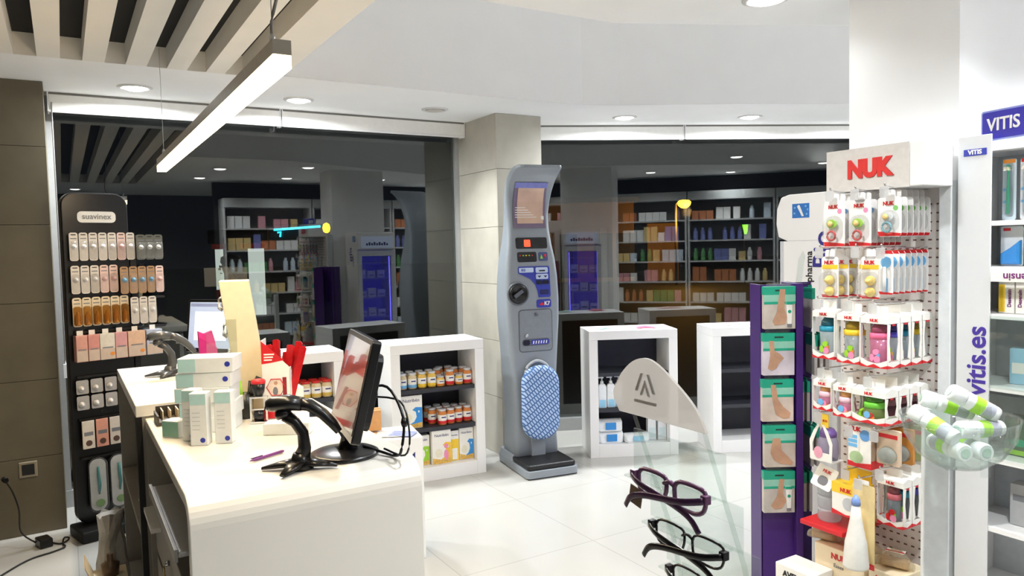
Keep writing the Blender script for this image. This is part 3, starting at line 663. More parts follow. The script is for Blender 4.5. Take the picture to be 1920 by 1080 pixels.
# cereal cartons
def cereal(c, x, y, z, sx, sz, label, art, big=True, slim=False, rz=0):
    t = thing('cereal_box', label, 'box', on(c, x, y, z), c[1] + rz, 'infant cereal cartons in the cabinet')
    obj('carton', B().bx(-sx / 2, sx / 2, 0, .055, 0, sz), paper, t, bevel=.002)
    if slim:
        obj('print_band', B().bx(-sx / 2 + .002, sx / 2 - .002, -.0008, 0, .004, sz * .72), art, t); obj('print_panel', B().bx(-sx / 2 + .012, sx / 2 - .012, -.0016, -.0008, .012, sz * .42), paper, t)
        text('Nutribén', sx * .2, navy, t, (0, -.0008, sz * .85), FRONT)
        return t
    pts = [(sx / 2 - .002, sz * .62)] + [(sx / 2 - .002, sz * .12)] + [(-sx * .1, sz * .12)] + [(sx * .12, sz * .2), (sx * .24, sz * .34), (sx * .2, sz * .5), (sx * .05, sz * .56), (sx * .2, sz * .64)]
    obj('swoosh', B().prism(pts, 'y', -.0008, 0), art, t)
    obj('grain_print', B().prism([(-sx / 2 + .002, .004), (sx / 2 - .002, .004), (sx / 2 - .002, sz * .17), (0, sz * .13), (-sx / 2 + .002, sz * .2)], 'y', -.0014, -.0006), mat('wheat_print', (214, 172, 84), .45, noise=.25, scale=70), t)
    obj('bowl_print', B().prism(ell(-sx * .16, sz * .33, sx * .2, sz * .13, 14), 'y', -.0012, 0), mat('pale_porridge_print', (226, 222, 200), .5), t)
    obj('drop_print', B().prism(ell(sx * .34, sz * .5, sx * .035, sz * .035, 10), 'y', -.002, -.0006), paper, t)
    text('Nutribén', sx * .205, navy, t, (0, -.0008, sz * .85), FRONT)
    return t
cereal(C1, .141, .05, .345, .15, .215, 'cereal carton with blue swoosh on the middle cabinet shelf', lblue and mat('bright_blue_print', (50, 140, 214), .4))
cereal(C1, .101, .07, .09, .072, .19, 'slim white cereal carton at the left of the lowest cabinet shelf', paper, slim=True)
cereal(C1, .20, .055, .09, .12, .20, 'cereal carton with green swoosh on the lowest cabinet shelf', lgreen)
b3 = cereal(C1, .335, .03, .09, .13, .225, 'cereal carton with yellow swoosh and puppet print on the lowest cabinet shelf', mat('gold_print', (236, 186, 60), .4))
obj('child_print', B().prism(ell(.03, .06, .016, .034, 12), 'y', -.002, 0).prism(ell(.03, .118, .014, .016, 12), 'y', -.002, 0), pink, b3)
cereal(C1, .435, .055, .09, .06, .205, 'slim yellow cereal carton on the lowest cabinet shelf', yellow, slim=True)
cereal(C1, .519, .055, .09, .10, .215, 'cereal carton with blue swoosh at the right of the lowest cabinet shelf', mat('bright_blue_print', (50, 140, 214), .4))

# wall bottles and wipes in the second cabinet
bw = mat('bottle_white', (232, 236, 238), .3)
def pump(x, y, label):
    t = thing('pump_bottle', label, 'bottle', on(C2, x, y, .345), C2[1], 'white pump bottles')
    obj('bottle', B().rings([[(q[0], q[1], z) for q in rrect(-.03 * k, .03 * k, -.02 * k, .02 * k, .012 * k)] for z, k in ((0, .95), (.006, 1), (.15, 1), (.165, .8), (.175, .4))]), bw, t)
    obj('blue_label', B().bx(-.022, .022, -.0206, -.0198, .006, .06), mat('sky_label', (150, 205, 235), .4), t)
    obj('pump_collar', B().lathe([(.012, .175), (.012, .19), (.005, .192), (.005, .215)], 12), bw, t)
    obj('pump_head', B().bx(-.03, .01, -.006, .006, .212, .222), bw, t)
pump(.10, .06, 'left white pump bottle in the cabinet right of the weighing machine'); pump(.165, .07, 'second white pump bottle in the cabinet right of the weighing machine'); pump(.225, .09, 'third white pump bottle half behind the milky eyewear plate')
def wipes(x, y, z, label, rz=0, flat_=False):
    t = thing('wipes_pack', label, 'pack', on(C2, x, y, z), C2[1] + rz, 'soft packs of wipes')
    rr = []
    for k, sx in enumerate((.075, .088, .09, .088, .075)):
        yy = (.005, .02, .06, .1, .115)[k]; h = (.02, .07, .082, .07, .02)[k] * (.75 if flat_ else 1)
        rr.append([(q[0], yy, q[1]) for q in rrect(-sx, sx, 0, h, .009)])
    obj('soft_pack', B().rings(rr), bw, t)
    obj('blue_band', B().bx(-.035, .04, .0, .006, .012, .062 * (.75 if flat_ else 1)), mat('bright_blue_print', (50, 140, 214), .4) if not flat_ else mat('sky_label', (150, 205, 235), .4), t)
wipes(.16, .04, .091, 'lower pack of white wipes with blue label'); wipes(.155, .045, .174, 'upper pack of white wipes with blue label')
wipes(.348, .02, .091, 'flat white wipes pack under the milky eyewear plate', .06, True)
for i in range(2):
    t = thing('lotion_carton', ('left', 'right')[i] + ' of two pale tall cartons at the right of the cabinet', 'box', on(C2, .465 + .075 * i, .08, .09), C2[1])
    obj('carton', B().bx(-.03, .03, 0, .05, 0, .16), bw, t, bevel=.002); obj('print', B().bx(-.024, .024, -.0007, 0, .02, .09), mat('sky_pale', (206, 224, 226), .4), t)
for k, (c, x, y, w_, rz, m, lb) in enumerate(((C2, .14, .15, .1, .2, mat('mint_leaflet', (180, 214, 204), .5), 'pale green leaflet on the cabinet right of the weighing machine'), (C2, .44, .12, .13, -.15, mat('rose_leaflet', (220, 120, 150), .5), 'pink leaflet on the cabinet right of the weighing machine'),
                                             (C3, .25, .16, .22, .1, mat('rose_pale_leaflet', (226, 190, 190), .5, noise=.3, scale=50), 'spread of pink printed leaflets on the empty cabinet'))):
    t = thing('leaflet', lb, 'leaflet', on(c, x, y, .901), c[1] + rz)
    obj('sheet', B().add([(-w_ / 2, -.05, 0), (w_ / 2, -.05, 0), (w_ / 2, .05, 0), (-w_ / 2, .05, 0), (-w_ / 2, -.05, .002), (0, -.05, .012), (w_ / 2, -.05, .002), (w_ / 2, .05, .002), (0, .05, .012), (-w_ / 2, .05, .002)], [(0, 3, 2, 1), (4, 5, 8, 9), (5, 6, 7, 8), (0, 1, 6, 5, 4), (2, 3, 9, 8, 7), (1, 2, 7, 6), (3, 0, 4, 9)]), m, t)
    obj('sheet', B().bx(-w_ * .4, w_ * .1, -.08, .02, 0, .001), paper, t, rz=.4)

# ================================================================== PERSONAL WEIGHING MACHINE
t = thing('weighing_machine', 'tall grey coin-operated weighing machine with curved head before the pillar', 'weighing machine', (.105, 5.13, 0), R(22))
secs = [(.05, .165, 0, .12), (.2, .16, 0, .115), (.38, .155, 0, .11), (.64, .168, 0, .11), (.85, .182, 0, .112), (1.0, .193, 0, .112), (1.15, .197, 0, .11), (1.3, .193, 0, .1), (1.42, .183, 0, .088), (1.52, .166, .0, .075), (1.62, .156, .0, .06),
        (1.72, .154, -.002, .048), (1.81, .160, -.022, .038), (1.89, .168, -.055, .03), (1.95, .172, -.1, .025), (1.99, .172, -.155, .02), (2.014, .166, -.21, .016), (2.022, .154, -.255, .012), (2.02, .125, -.295, .008)]
rr = []
for i, (z, hw, yc, hd) in enumerate(secs):
    z0, y0 = secs[max(i - 1, 0)][0], secs[max(i - 1, 0)][2]; z1, y1 = secs[min(i + 1, len(secs) - 1)][0], secs[min(i + 1, len(secs) - 1)][2]
    tg = Vector((0, y1 - y0, z1 - z0)).normalized(); nn = Vector((0, -tg.z, tg.y))     # normal: towards the user
    rr.append([Vector((u, yc, z)) + nn * v for u, v in rrect(-hw, hw, -hd, hd, min(hd * .7, .035), 5)])
obj('housing', B().rings(rr), grey, t)
def fy(z):                                       # front line of the housing
    for (za, _, ya, ha), (zb, _, yb, hb) in zip(secs, secs[1:]):
        if za <= z <= zb:
            k = (z - za) / max(zb - za, 1e-6); return (ya - ha) * (1 - k) + (yb - hb) * k
    return -.3
def facepanel(name, x0, x1, z0, z1, m, out=.004, rad=.012, poly=None, parent=None):
    pl = poly or rrect(x0, x1, z0, z1, rad); n = len(pl)
    v = [(x, fy(z) - out, z) for x, z in pl] + [(x, fy(z) + .006, z) for x, z in pl]
    return obj(name, B().add(v, [tuple(range(n)), tuple(range(2 * n - 1, n - 1, -1))] + [(i, i + n, (i + 1) % n + n, (i + 1) % n) for i in range(n)]), m, parent or t)
# poster on the curved head
def strip(x0, x1, z0, z1, out, m, name, par, n=10, jx=None):
    b = B(); rws = []
    for k in range(n + 1):
        z = z0 + (z1 - z0) * k / n
        rws.append([(x0, fy(z) - out, z), (x1, fy(z) - out, z)])
    v = [p for r_ in rws for p in r_] + [(x, y + .002, z) for r_ in rws for x, y, z in r_]
    q = 2 * (n + 1)
    b.add(v, [(2 * k, 2 * k + 1, 2 * k + 3, 2 * k + 2) for k in range(n)] + [(q + 2 * k, q + 2 * k + 2, q + 2 * k + 3, q + 2 * k + 1) for k in range(n)] + [(0, q, q + 1, 1), (2 * n, 2 * n + 1, q + 2 * n + 1, q + 2 * n)])
    return obj(name, b, m, par)
post = strip(-.118, .118, 1.63, 1.93, .008, mat('poster_dusk', (120, 104, 128), .25, noise=.12, scale=6), 'poster', t)
strip(-.09, .10, 1.66, 1.90, .0105, mat('poster_body_tone', (204, 172, 150), .25, noise=.12, scale=9), 'poster_figure', post)
strip(-.118, .118, 1.895, 1.93, .0115, mat('poster_blue', (110, 116, 190), .25, noise=.1), 'poster_title_band', post)
for k in range(5): strip(-.105, -.03 + .02 * k, 1.70 + .016 * (4 - k), 1.705 + .016 * (4 - k), .0125, paper, 'poster_line', post, 2)
strip(.085, .105, 1.685, 1.71, .0125, paper, 'poster_line', post, 2)
d = facepanel('display', -.11, .12, 1.49, 1.565, black)
facepanel('red_digits', -.05, -.005, 1.503, 1.55, mat('red_led', (255, 70, 40), .4, emit=(255, 70, 40), es=1.2), .006, .004, parent=d)
d = facepanel('indicator_panel', -.105, .035, 1.40, 1.468, black)
for k, m_ in enumerate((red, lgreen, yellow, lgreen, red)): facepanel('indicator_light', -.09 + .022 * k, -.08 + .022 * k, 1.44, 1.448, m_, .007, .003, parent=d)
d = facepanel('arrow_panel', .05, .118, 1.405, 1.465, mat('button_blue', (70, 80, 130), .35))
facepanel('arrow', 0, 0, 0, 0, lgreen, .007, poly=[(.06, 1.42), (.08, 1.42), (.07, 1.45)], parent=d); facepanel('arrow', 0, 0, 0, 0, red, .007, poly=[(.088, 1.45), (.098, 1.42), (.108, 1.45)], parent=d)
d = facepanel('coin_panel', 0, 0, 0, 0, blue, .005, poly=[(-.105, 1.36), (-.1, 1.37), (.118, 1.37), (.124, 1.36), (.124, 1.17), (.115, 1.16), (.035, 1.16), (.03, 1.2), (.015, 1.245), (-.02, 1.285), (-.07, 1.31), (-.105, 1.325)])
facepanel('info_plate', -.1, .005, 1.33, 1.362, mat('pale_blue_plate', (190, 206, 232), .35), .008, .006, parent=d)
text('KG', .022, blue, t, (-.07, fy(1.345) - .0095, 1.345), FRONT, .0006, .0005)
facepanel('slot_plate', .02, .11, 1.325, 1.362, mat('pale_blue_plate', (190, 206, 232), .35), .008, .008, parent=d); facepanel('slot_plate', .02, .11, 1.283, 1.318, mat('pale_blue_plate', (190, 206, 232), .35), .008, .008, parent=d)
facepanel('coin_slot', .045, .088, 1.335, 1.344, black, .011, .003, parent=d)
for x in (.045, .09): facepanel('arrow_mark', 0, 0, 0, 0, navy, .010, poly=[(x - .014, 1.306), (x, 1.292), (x + .014, 1.306)], parent=d)
for x in (.022, .07): facepanel('button', x, x + .042, 1.248, 1.274, black, .010, .004, parent=d)
facepanel('coin_return', .045, .11, 1.178, 1.212, mat('deep_blue', (30, 34, 90), .4), .007, .006, parent=d)
d = facepanel('logo_plate', .018, .125, 1.09, 1.145, blue, .005, .012)
text('K7', .036, paper, t, (.094, fy(1.117) - .006, 1.117), FRONT, .0008, .0012)
facepanel('red_mark', 0, 0, 0, 0, red, .008, poly=[(.035, 1.11), (.055, 1.127), (.075, 1.11), (.055, 1.105)], parent=d)
d = obj('round_knob', B().lathe([(.066, 0), (.066, .012), (.06, .022), (.052, .024), (.044, .012), (.001, .012)], 28), black, t, (-.115, fy(1.19) + .002, 1.19), rot=(PI / 2, 0, 0))
obj('knob_grip', B().bx(-.036, .036, -.012, .012, .012, .022), greyd, d, rot=(0, 0, .6))
obj('knob_ring', B().sweep([(.072 * math.cos(k * PI / 12), .072 * math.sin(k * PI / 12), .006) for k in range(24)], .008, 8, closed=True), greyd, d)
for s_ in (-1, 1): obj('screw', B().lathe([(.01, 0), (.01, .006)], 12), black, t, (s_ * .155, fy(1.37) + .018, 1.37), rot=(PI / 2, 0, 0))
d = facepanel('service_door', -.11, .125, .80, 1.075, mat('door_grey', (128, 135, 143), .42), .005, .02)
obj('door_groove', B().sweep([(x, fy(z) - .002, z) for x, z in rrect(-.113, .128, .797, 1.078, .022)], .0035, 6, closed=True), greyd, d)
for z, x, m_ in ((1.045, .01, greyd), (.905, -.062, alu)): obj('door_lock', B().lathe([(.012, 0), (.011, .01), (.004, .011)], 14), m_, d, (x, fy(z) - .004, z), rot=(PI / 2, 0, 0))
d = facepanel('ticket_slot', -.095, .105, .835, .882, greyd, .008, .02)
facepanel('slot_opening', -.09, -.04, .84, .876, black, .011, .014, parent=d); facepanel('print_strip', -.03, .1, .842, .875, blue, .011, .012, parent=d)
for k in range(6): facepanel('print_mark', 0, 0, 0, 0, paper, .013, poly=[(-.02 + .019 * k, .848), (-.013 + .019 * k, .848), (-.009 + .019 * k, .868), (-.016 + .019 * k, .868)], parent=d)
# blue foot cover hanging on its hoop
obj('hoop', B().sweep(cr([(-.085, fy(.6) - .03, .64), (-.07, fy(.68) - .03, .70), (0, fy(.7) - .03, .735), (.07, fy(.68) - .03, .70), (.085, fy(.6) - .03, .64)]), .011, 10), mat('hoop_grey', (176, 180, 184), .4), t)
chk = mat('blue_weave', (96, 136, 190), .7)
ntc = chk.node_tree; tc2 = ntc.nodes.new('ShaderNodeTexCoord'); mp = ntc.nodes.new('ShaderNodeMapping'); mp.inputs['Rotation'].default_value = (0, R(38), 0)
br = ntc.nodes.new('ShaderNodeTexBrick'); br.inputs['Scale'].default_value = 17; br.inputs['Brick Width'].default_value = .34; br.inputs['Row Height'].default_value = .62; br.inputs['Mortar Size'].default_value = .07
br.inputs['Color1'].default_value = (.46, .58, .80, 1); br.inputs['Color2'].default_value = (.36, .5, .76, 1); br.inputs['Mortar'].default_value = (.05, .13, .33, 1)
sx_ = ntc.nodes.new('ShaderNodeSeparateXYZ'); cx_ = ntc.nodes.new('ShaderNodeCombineXYZ')
ntc.links.new(tc2.outputs['Object'], mp.inputs[0]); ntc.links.new(mp.outputs[0], sx_.inputs[0]); ntc.links.new(sx_.outputs[0], cx_.inputs[0]); ntc.links.new(sx_.outputs[2], cx_.inputs[1]); ntc.links.new(cx_.outputs[0], br.inputs['Vector'])
ntc.links.new(br.outputs['Color'], ntc.nodes['Principled BSDF'].inputs['Base Color'])
cush = obj('foot_cover', B().rings([[(x * k, y_, .46 + z * k) for x, z in rrect(-.132, .132, -.25, .25, .118, 8)] for y_, k in ((.02, .93), (.008, .99), (-.012, 1.0), (-.03, .985), (-.042, .94), (-.048, .86))]), chk, t, (0, -.175, 0))
obj('support', B().bx(-.05, .05, -.14, -.1, .05, .62), grey, t)
obj('base', B().rings([[(x, y, z) for x, y in rrect(-.185, .185, -.37, .155, .03)] for z in (.008, .055)], sm=False).rings([[(x, y, z) for x, y in rrect(-.185 * k, .185 * k, -.1 * k, .155, .03)] for z, k in ((.055, 1), (.1, .93))], sm=False), grey, t, bevel=.006)
obj('base_foot', B().bx(-.175, .175, -.36, .14, 0, .008), black, t)
obj('platform_mat', B().rings([[(x, y, z) for x, y in rrect(-.172 + q, .172 - q, -.355 + q, -.07 - q, .02)] for z, q in ((.056, .004), (.062, 0), (.085, 0), (.09, .008))], sm=False), mat('rubber_black', (22, 22, 24), .35, noise=.3, scale=200, bump=.3), t)

# ================================================================== BABY GOODS STAND ON THE COLUMN (faces -b)
KR = TH - PI / 2
def K(x, off, z): return W(2.65 - off, 1.85 - x, z)
t = thing('baby_goods_stand', 'white pegboard stand with red lettered canopy full of baby goods', 'stand', K(0, 0, 0), KR)
NUKS = t
obj('pegboard', B().bx(-.02, .385, .0, .012, .12, 1.68), mat('peg_white', (232, 226, 222), .5), t)
pb = B()
for i in range(14):
    for j in range(46): pb.bx(-.005 + i * .028, .007 + i * .028, -.0012, .001, .2 + j * .0315, .2055 + j * .0315)
obj('perforation', pb, mat('peg_slot_brown', (120, 84, 76), .7), t, kind='stuff')
obj('side_post', B().bx(.385, .43, -.035, .05, 0, 1.70), mat('post_white', (214, 218, 220), .4), t, bevel=.004)
obj('side_post', B().bx(-.05, -.021, -.02, .05, 0, 1.70), mat('post_white', (214, 218, 220), .4), t, bevel=.004)
c = obj('canopy', B().bx(.067, .43, -.2, .05, 1.676, 1.823), white, t, bevel=.004)
obj('canopy_face', B().bx(.065, .381, -.204, -.2005, 1.674, 1.825), mat('canopy_grey', (206, 202, 198), .3), c)
text('NUK', .083, mat('nuk_red', (208, 44, 44), .4), c, (.235, -.206, 1.748), FRONT, .002, .0055, sx=.92)
obj('bottom_deck', B().bx(-.05, .384, -.24, -.04, 0, .14), white, t, bevel=.003)
obj('red_shelf', B().bx(.02, .2, -.3, -.001, .432, .45), red, t, bevel=.003)
tagm = clear('price_tag_plastic', (236, 238, 238), .5, haze=.5, hazecol=(235, 235, 235))
def hook(x, z, ln, tagged=True):
    z += .0035
    h = obj('hook', B().sweep(cr([(x, 0, z), (x, -ln * .6, z), (x, -ln, z + .004), (x, -ln - .012, z + .016)], 3), .0028, 6), chrome, NUKS)
    if tagged: obj('price_tag', B().prism(rrect(x - .016, x + .016, z - .034, z + .004, .006), 'y', -ln - .018, -ln - .0155), tagm, h)
BLUE2 = lblue
cardw = mat('blister_card', (236, 234, 232), .45); blis = clear('blister', (250, 250, 250), .9, haze=.08)
def card_base(t, w_, h, band=.018, mark=True, bandm=red, tab=True):
    pl = rrect(-w_ / 2, w_ / 2, -h, 0, .012)
    obj('card', B().prism(pl, 'y', 0, .0015), cardw, t)
    if tab: obj('hang_tab', B().prism(rrect(-.02, .02, -.01, .025, .008), 'y', 0, .0015), cardw, t)
    if band: obj('red_band', B().prism([(-w_ / 2 + .004, -h + .002), (w_ / 2 - .004, -h + .002), (w_ / 2, -h + band * .6), (w_ * .2, -h + band * .75), (-w_ * .2, -h + band * 1.0), (-w_ / 2, -h + band)], 'y', -.0008, 0), bandm, t)
    if mark: text('NUK', .018, red, t, (-.004, -.0012, -.022), FRONT, .0004, .0008)
def pac_card(label, group, ringm, shield, dots, w_=.086, h=.165):
    t = thing('pacifier_card', label, 'pacifier', (0, 0, -5), KR, group)
    card_base(t, w_, h)
    obj('blister', B().rings([[(x * k, -y_, z * k - h * .62) for x, z in rrect(-w_ * .42, w_ * .42, -h * .3, h * .3, .034, 5)] for y_, k in ((.001, 1), (.014, .97), (.024, .85), (.028, .6))]), blis, t)
    q = obj('pacifier', B().prism(ell(0, -h * .5, .02, .016, 16), 'y', -.016, -.012), shield, t)
    obj('ring', B().sweep([(.016 * math.cos(k * PI / 9), -.017, -h * .76 + .016 * math.sin(k * PI / 9)) for k in range(18)], .004, 7, closed=True), ringm, q)
    obj('nipple', B().lathe([(.009, 0), (.011, .006), (.004, .012)], 12), mat('latex_amber', (222, 190, 120), .3), q, (0, -.02, -h * .5), rot=(PI / 2, 0, 0))
    obj('round_dot', B().prism(ell(.022, -.038, .009, .009, 14), 'y', -.001, 0), dots, t)
    return t
def kill(p):
    for ch in list(p.children):
        for g in list(ch.children): bpy.data.objects.remove(g)
        bpy.data.objects.remove(ch)
    bpy.data.objects.remove(p)
def stack(proto, x, z, n, off, step, labels, group, rz=KR):
    for k in range(n):
        lb = labels if n == 1 else labels + ', %s from the front' % ORD[k]
        dup(proto, K(x, off - k * step, z), rz, lb, group)
GP = 'pacifier cards on the top hooks'
pA = pac_card('x', GP, mat('ring_red', (190, 60, 60), .35), lgreen, pink); pB = pac_card('x', GP, mat('ring_teal', (110, 160, 170), .35), mat('shield_clear', (206, 216, 220), .3), mat('dot_green', (126, 190, 104), .4), .085, .135); pC = pac_card('x', GP, mat('ring_grey', (180, 160, 160), .35), mat('shield_rose', (206, 180, 176), .3), mat('dot_blue', (124, 172, 222), .4))
hook(.137, 1.669, .27); hook(.222, 1.669, .25); hook(.325, 1.671, .24)
stack(pA, .137, 1.64, 1, .26, .04, 'front pacifier card with red ring on the leftmost top hook', GP)
stack(pC, .137, 1.64, 2, .225, .04, 'pacifier card behind the front one on the leftmost top hook', GP)
stack(pA, .222, 1.64, 1, .235, .036, 'front pacifier card with red ring on the middle top hook', GP)
stack(pC, .222, 1.64, 5, .2, .036, 'rose pacifier card in the row on the middle top hook', GP)
stack(pB, .325, 1.642, 1, .225, .036, 'front pacifier card with teal ring on the right top hook', GP)
stack(pB, .325, 1.642, 5, .19, .034, 'green-dotted pacifier card in the row on the right top hook', GP)
for p in (pA, pB, pC): kill(p)
# second row: teats and brushes
GT = 'teat cards on the second row of hooks'
def teat_card(label):
    t = thing('teat_card', label, 'teat pack', (0, 0, -5), KR, GT)
    w_, h = .07, .15
    card_base(t, w_, h, .012, tab=True)
    obj('blister', B().rings([[(x * k, -y_, z * k - h * .66) for x, z in rrect(-w_ * .44, w_ * .44, -h * .3, h * .3, .02, 4)] for y_, k in ((.001, 1), (.02, .96), (.03, .8))]), blis, t)
    for z in (-.085, -.125): obj('teat', B().lathe([(.018, 0), (.016, .01), (.008, .016), (.008, .024), (.001, .028)], 14), mat('teat_yellow', (236, 206, 110), .3), t, (.004, -.004, z), rot=(PI / 2, 0, 0))
    obj('yellow_band', B().bx(-w_ * .45, w_ * .45, -.001, 0, -.045, -.03), yellow, t)
    return t
def brush_card(label):
    t = thing('brush_card', label, 'brush pack', (0, 0, -5), KR, 'training brush cards on the second row')
    w_, h = .052, .152
    card_base(t, w_, h, .012, mark=False, tab=False)
    obj('red_band', B().prism([(-w_ / 2 + .004, 0), (w_ / 2 - .006, 0), (w_ / 2, -.012), (0, -.01), (-w_ * .3, -.02)], 'y', -.0008, 0), red, t)
    obj('blue_disc', B().prism(ell(0, -.04, .019, .02, 16), 'y', -.0012, 0), BLUE2, t)
    obj('brush', B().sweep([(0, -.008, -.055), (0, -.009, -.1), (0, -.008, -.14)], [.004, .006, .005], 8), paper, t)
    obj('blue_marks', B().bx(-.012, .008, -.0012, 0, -.142, -.095), BLUE2, t)
    obj('blister', B().rings([[(x * k, -y_, z * k - .098) for x, z in rrect(-.02, .02, -.046, .04, .015, 4)] for y_, k in ((.001, 1), (.014, .95), (.018, .7))]), blis, t)
    return t
pT = teat_card('x'); pB = brush_card('x')
hook(.12, 1.467, .305); hook(.245, 1.467, .28); hook(.326, 1.4645, .26)
stack(pT, .12, 1.44, 1, .26, .04, 'yellow teat pack at the left front of the second row', GT)
stack(pT, .12, 1.44, 2, .20, .05, 'yellow teat pack behind the left front one in the second row', GT)
stack(pT, .22, 1.44, 1, .19, .04, 'yellow teat pack half hidden in the middle of the second row', GT); stack(pT, .262, 1.44, 1, .235, .04, 'yellow teat pack in front at the middle of the second row', GT)
stack(pB, .326, 1.46, 7, .245, .0345, 'brush card with blue disc in the row at the right', 'training brush cards on the second row')
kill(pT); kill(pB)
# bottle packs
bot_cl = clear('bottle_plastic', (236, 242, 246), .8, haze=.4, hazecol=(222, 232, 236))
def bottle_pack(capm, name, label, group, w_=.085, d=.07, h=.18, small=False, bodym=None, artm=lgreen, teatm=None, handles=False, decor=orange):
    """carton frame: roof with hang tab, curved side struts, red-edged tray; the bottle stands inside"""
    t = thing(name, label, 'bottle', (0, 0, -5), KR, group)
    z0 = -h
    obj('roof', B().prism([(-d / 2, -.028), (-d / 2, -.008), (0, .002), (d / 2, -.008), (d / 2, -.028)], 'x', -w_ / 2, w_ / 2), paper, t)
    obj('hang_tab', B().bx(-w_ * .3, w_ * .3, -.001, .001, 0, .03), paper, t)
    for s_ in (-1, 1):
        pl = [(-d / 2, -.028), (-d / 2 + .016, -.03), (-d / 2 + .010, -h * .5), (-d / 2 + .018, z0 + .03), (-d / 2, z0 + .02)]
        x = w_ / 2
        obj('side_strut', B().prism(pl, 'x', s_ * x - .001, s_ * x + .001), paper, t); obj('side_strut', B().prism([(-y, z) for y, z in pl], 'x', s_ * x - .001, s_ * x + .001), paper, t)
    obj('tray', B().prism([(-w_ / 2, z0), (w_ / 2, z0), (w_ / 2, z0 + .03), (w_ * .25, z0 + .02), (0, z0 + .016), (-w_ * .25, z0 + .02), (-w_ / 2, z0 + .032)], 'y', -d / 2, -d / 2 + .002).bx(-w_ / 2, w_ / 2, -d / 2, d / 2, z0, z0 + .004).bx(w_ / 2 - .002, w_ / 2, -d / 2, d / 2, z0, z0 + .022).bx(-w_ / 2, -w_ / 2 + .002, -d / 2, d / 2, z0, z0 + .022), paper, t)
    obj('red_edge', B().prism([(-w_ / 2, z0), (w_ / 2, z0), (w_ / 2, z0 + .012), (w_ * .25, z0 + .003), (0, z0 + .013), (-w_ * .25, z0 + .003), (-w_ / 2, z0 + .012)], 'y', -d / 2 - .001, -d / 2).prism([(-d / 2, z0), (d / 2, z0), (d / 2, z0 + .012), (0, z0 + .003), (-d / 2, z0 + .012)], 'x', w_ / 2, w_ / 2 + .001), red, t)
    text('NUK', .014, red, t, (0, -d / 2 - .0006, -.018), FRONT, .0004, .0006); text('NUK', .009, red, t, (w_ / 2 + .0006, 0, -.032), basis((0, 1, 0), (0, 0, 1)), .0003, .0004)
    r_ = min(w_, d) * .47; hb = (h - .035) * (.68 if not small else .6)
    bd = obj('bottle', B().lathe([(r_ * .8, .005), (r_, .012), (r_ * (.9 if not small else 1.12), hb * .55), (r_ * .95, hb)], 18, (0, 0, z0)), bodym or bot_cl, t)
    obj('cap_ring', B().lathe([(r_ * .98, hb), (r_ * 1.0, hb + .016), (r_ * .85, hb + .02)], 18, (0, 0, z0)), capm, bd)
    obj('dome', B().lathe([(r_ * .84, hb + .02), (r_ * .82, hb + .036), (r_ * .5, min(hb + .05, h - .03))], 16, (0, 0, z0)), teatm or mat('dome_tinted_' + capm.name, tuple(int(255 * (c ** (1 / 2.2)) * .62) for c in capm.node_tree.nodes['Color Ramp'].color_ramp.elements[0].color[:3]), .2), bd)
    obj('print', B().prism(ell(.006, hb * .55, .011, .01, 12), 'y', -r_ * 1.02 - .001, -r_ * .9).prism(ell(-.008, hb * .35, .008, .013, 12), 'y', -r_ * 1.02 - .001, -r_ * .9), artm, bd, (0, 0, z0))
    obj('print', B().bx(.008, .02, -r_ * 1.03, -r_ * .9, hb * .16, hb * .5), decor, bd, (0, 0, z0))
    if handles:
        obj('handle', B().sweep(cr([(-r_ * .7, -.0, z0 + hb * .9), (-r_ * 1.35, -.01, z0 + hb * .6), (-r_ * 1.25, -.01, z0 + hb * .2), (-r_ * .7, 0, z0 + .02)]), .006, 8), lgreen, bd)
    obj('round_sticker', B().prism(ell(.012 if not small else -.005, z0 + .03, .012, .012, 14), 'y', -d / 2 - .0016, -d / 2), BLUE2 if handles or small else pink, t)
    return t
cap_t = mat('cap_teal', (40, 150, 180), .35); cap_y = mat('cap_yellow', (245, 205, 50), .35); cap_p = mat('cap_pink', (236, 110, 150), .35); cap_v = mat('cap_violet', (90, 90, 220), .35); cap_g = mat('cap_lime', (110, 200, 60), .35); cap_lp = mat('cap_pale_pink', (244, 200, 216), .35)
GB = 'baby bottle packs on the third row'
pinkb = clear('bottle_pink', (246, 206, 222), .8, haze=.5, hazecol=(240, 160, 196)); greenb = clear('bottle_green', (214, 226, 180), .8, haze=.5, hazecol=(170, 190, 120))
def one(maker, x, z, off, *a, **k):
    p = maker(*a, **k); p.location = K(x, off, z); return p
hook(.115, 1.2822, .31); hook(.205, 1.277, .26); hook(.305, 1.274, .27)
one(bottle_pack, .113, 1.25, .25, cap_t, 'baby_bottle_pack', 'baby bottle pack with teal cap at the left of the third row', GB, .09, .078)
one(bottle_pack, .2065, 1.243, .24, cap_y, 'baby_bottle_pack', 'baby bottle pack with yellow cap second from the left in the third row', GB, .09, .078)
one(bottle_pack, .305, 1.24, .245, cap_p, 'baby_bottle_pack', 'baby bottle pack with pink cap in the third row', GB, .1, .07, bodym=pinkb, artm=pink, decor=lblue)
for k, (cm, cn, am) in enumerate(((cap_v, 'violet', lgreen), (cap_t, 'second teal', BLUE2), (cap_y, 'second yellow', BLUE2))):
    one(bottle_pack, .305, 1.24, .176 - .066 * k, cm, 'baby_bottle_pack', 'baby bottle pack with %s cap in the side-on row at the right' % cn, GB, .1, .061, artm=am, decor=yellow)
GS = 'drinking bottle packs on the fourth row'
hook(.103, 1.026, .27); hook(.18, 1.019, .26); hook(.287, 1.019, .27)
amb = mat('amber_dome', (206, 150, 90), .25)
one(bottle_pack, .101, .992, .25, cap_lp, 'drinking_bottle_pack', 'small pink bottle pack with amber top at the left of the fourth row', GS, .075, .06, .115, True, pinkb, pink, amb)
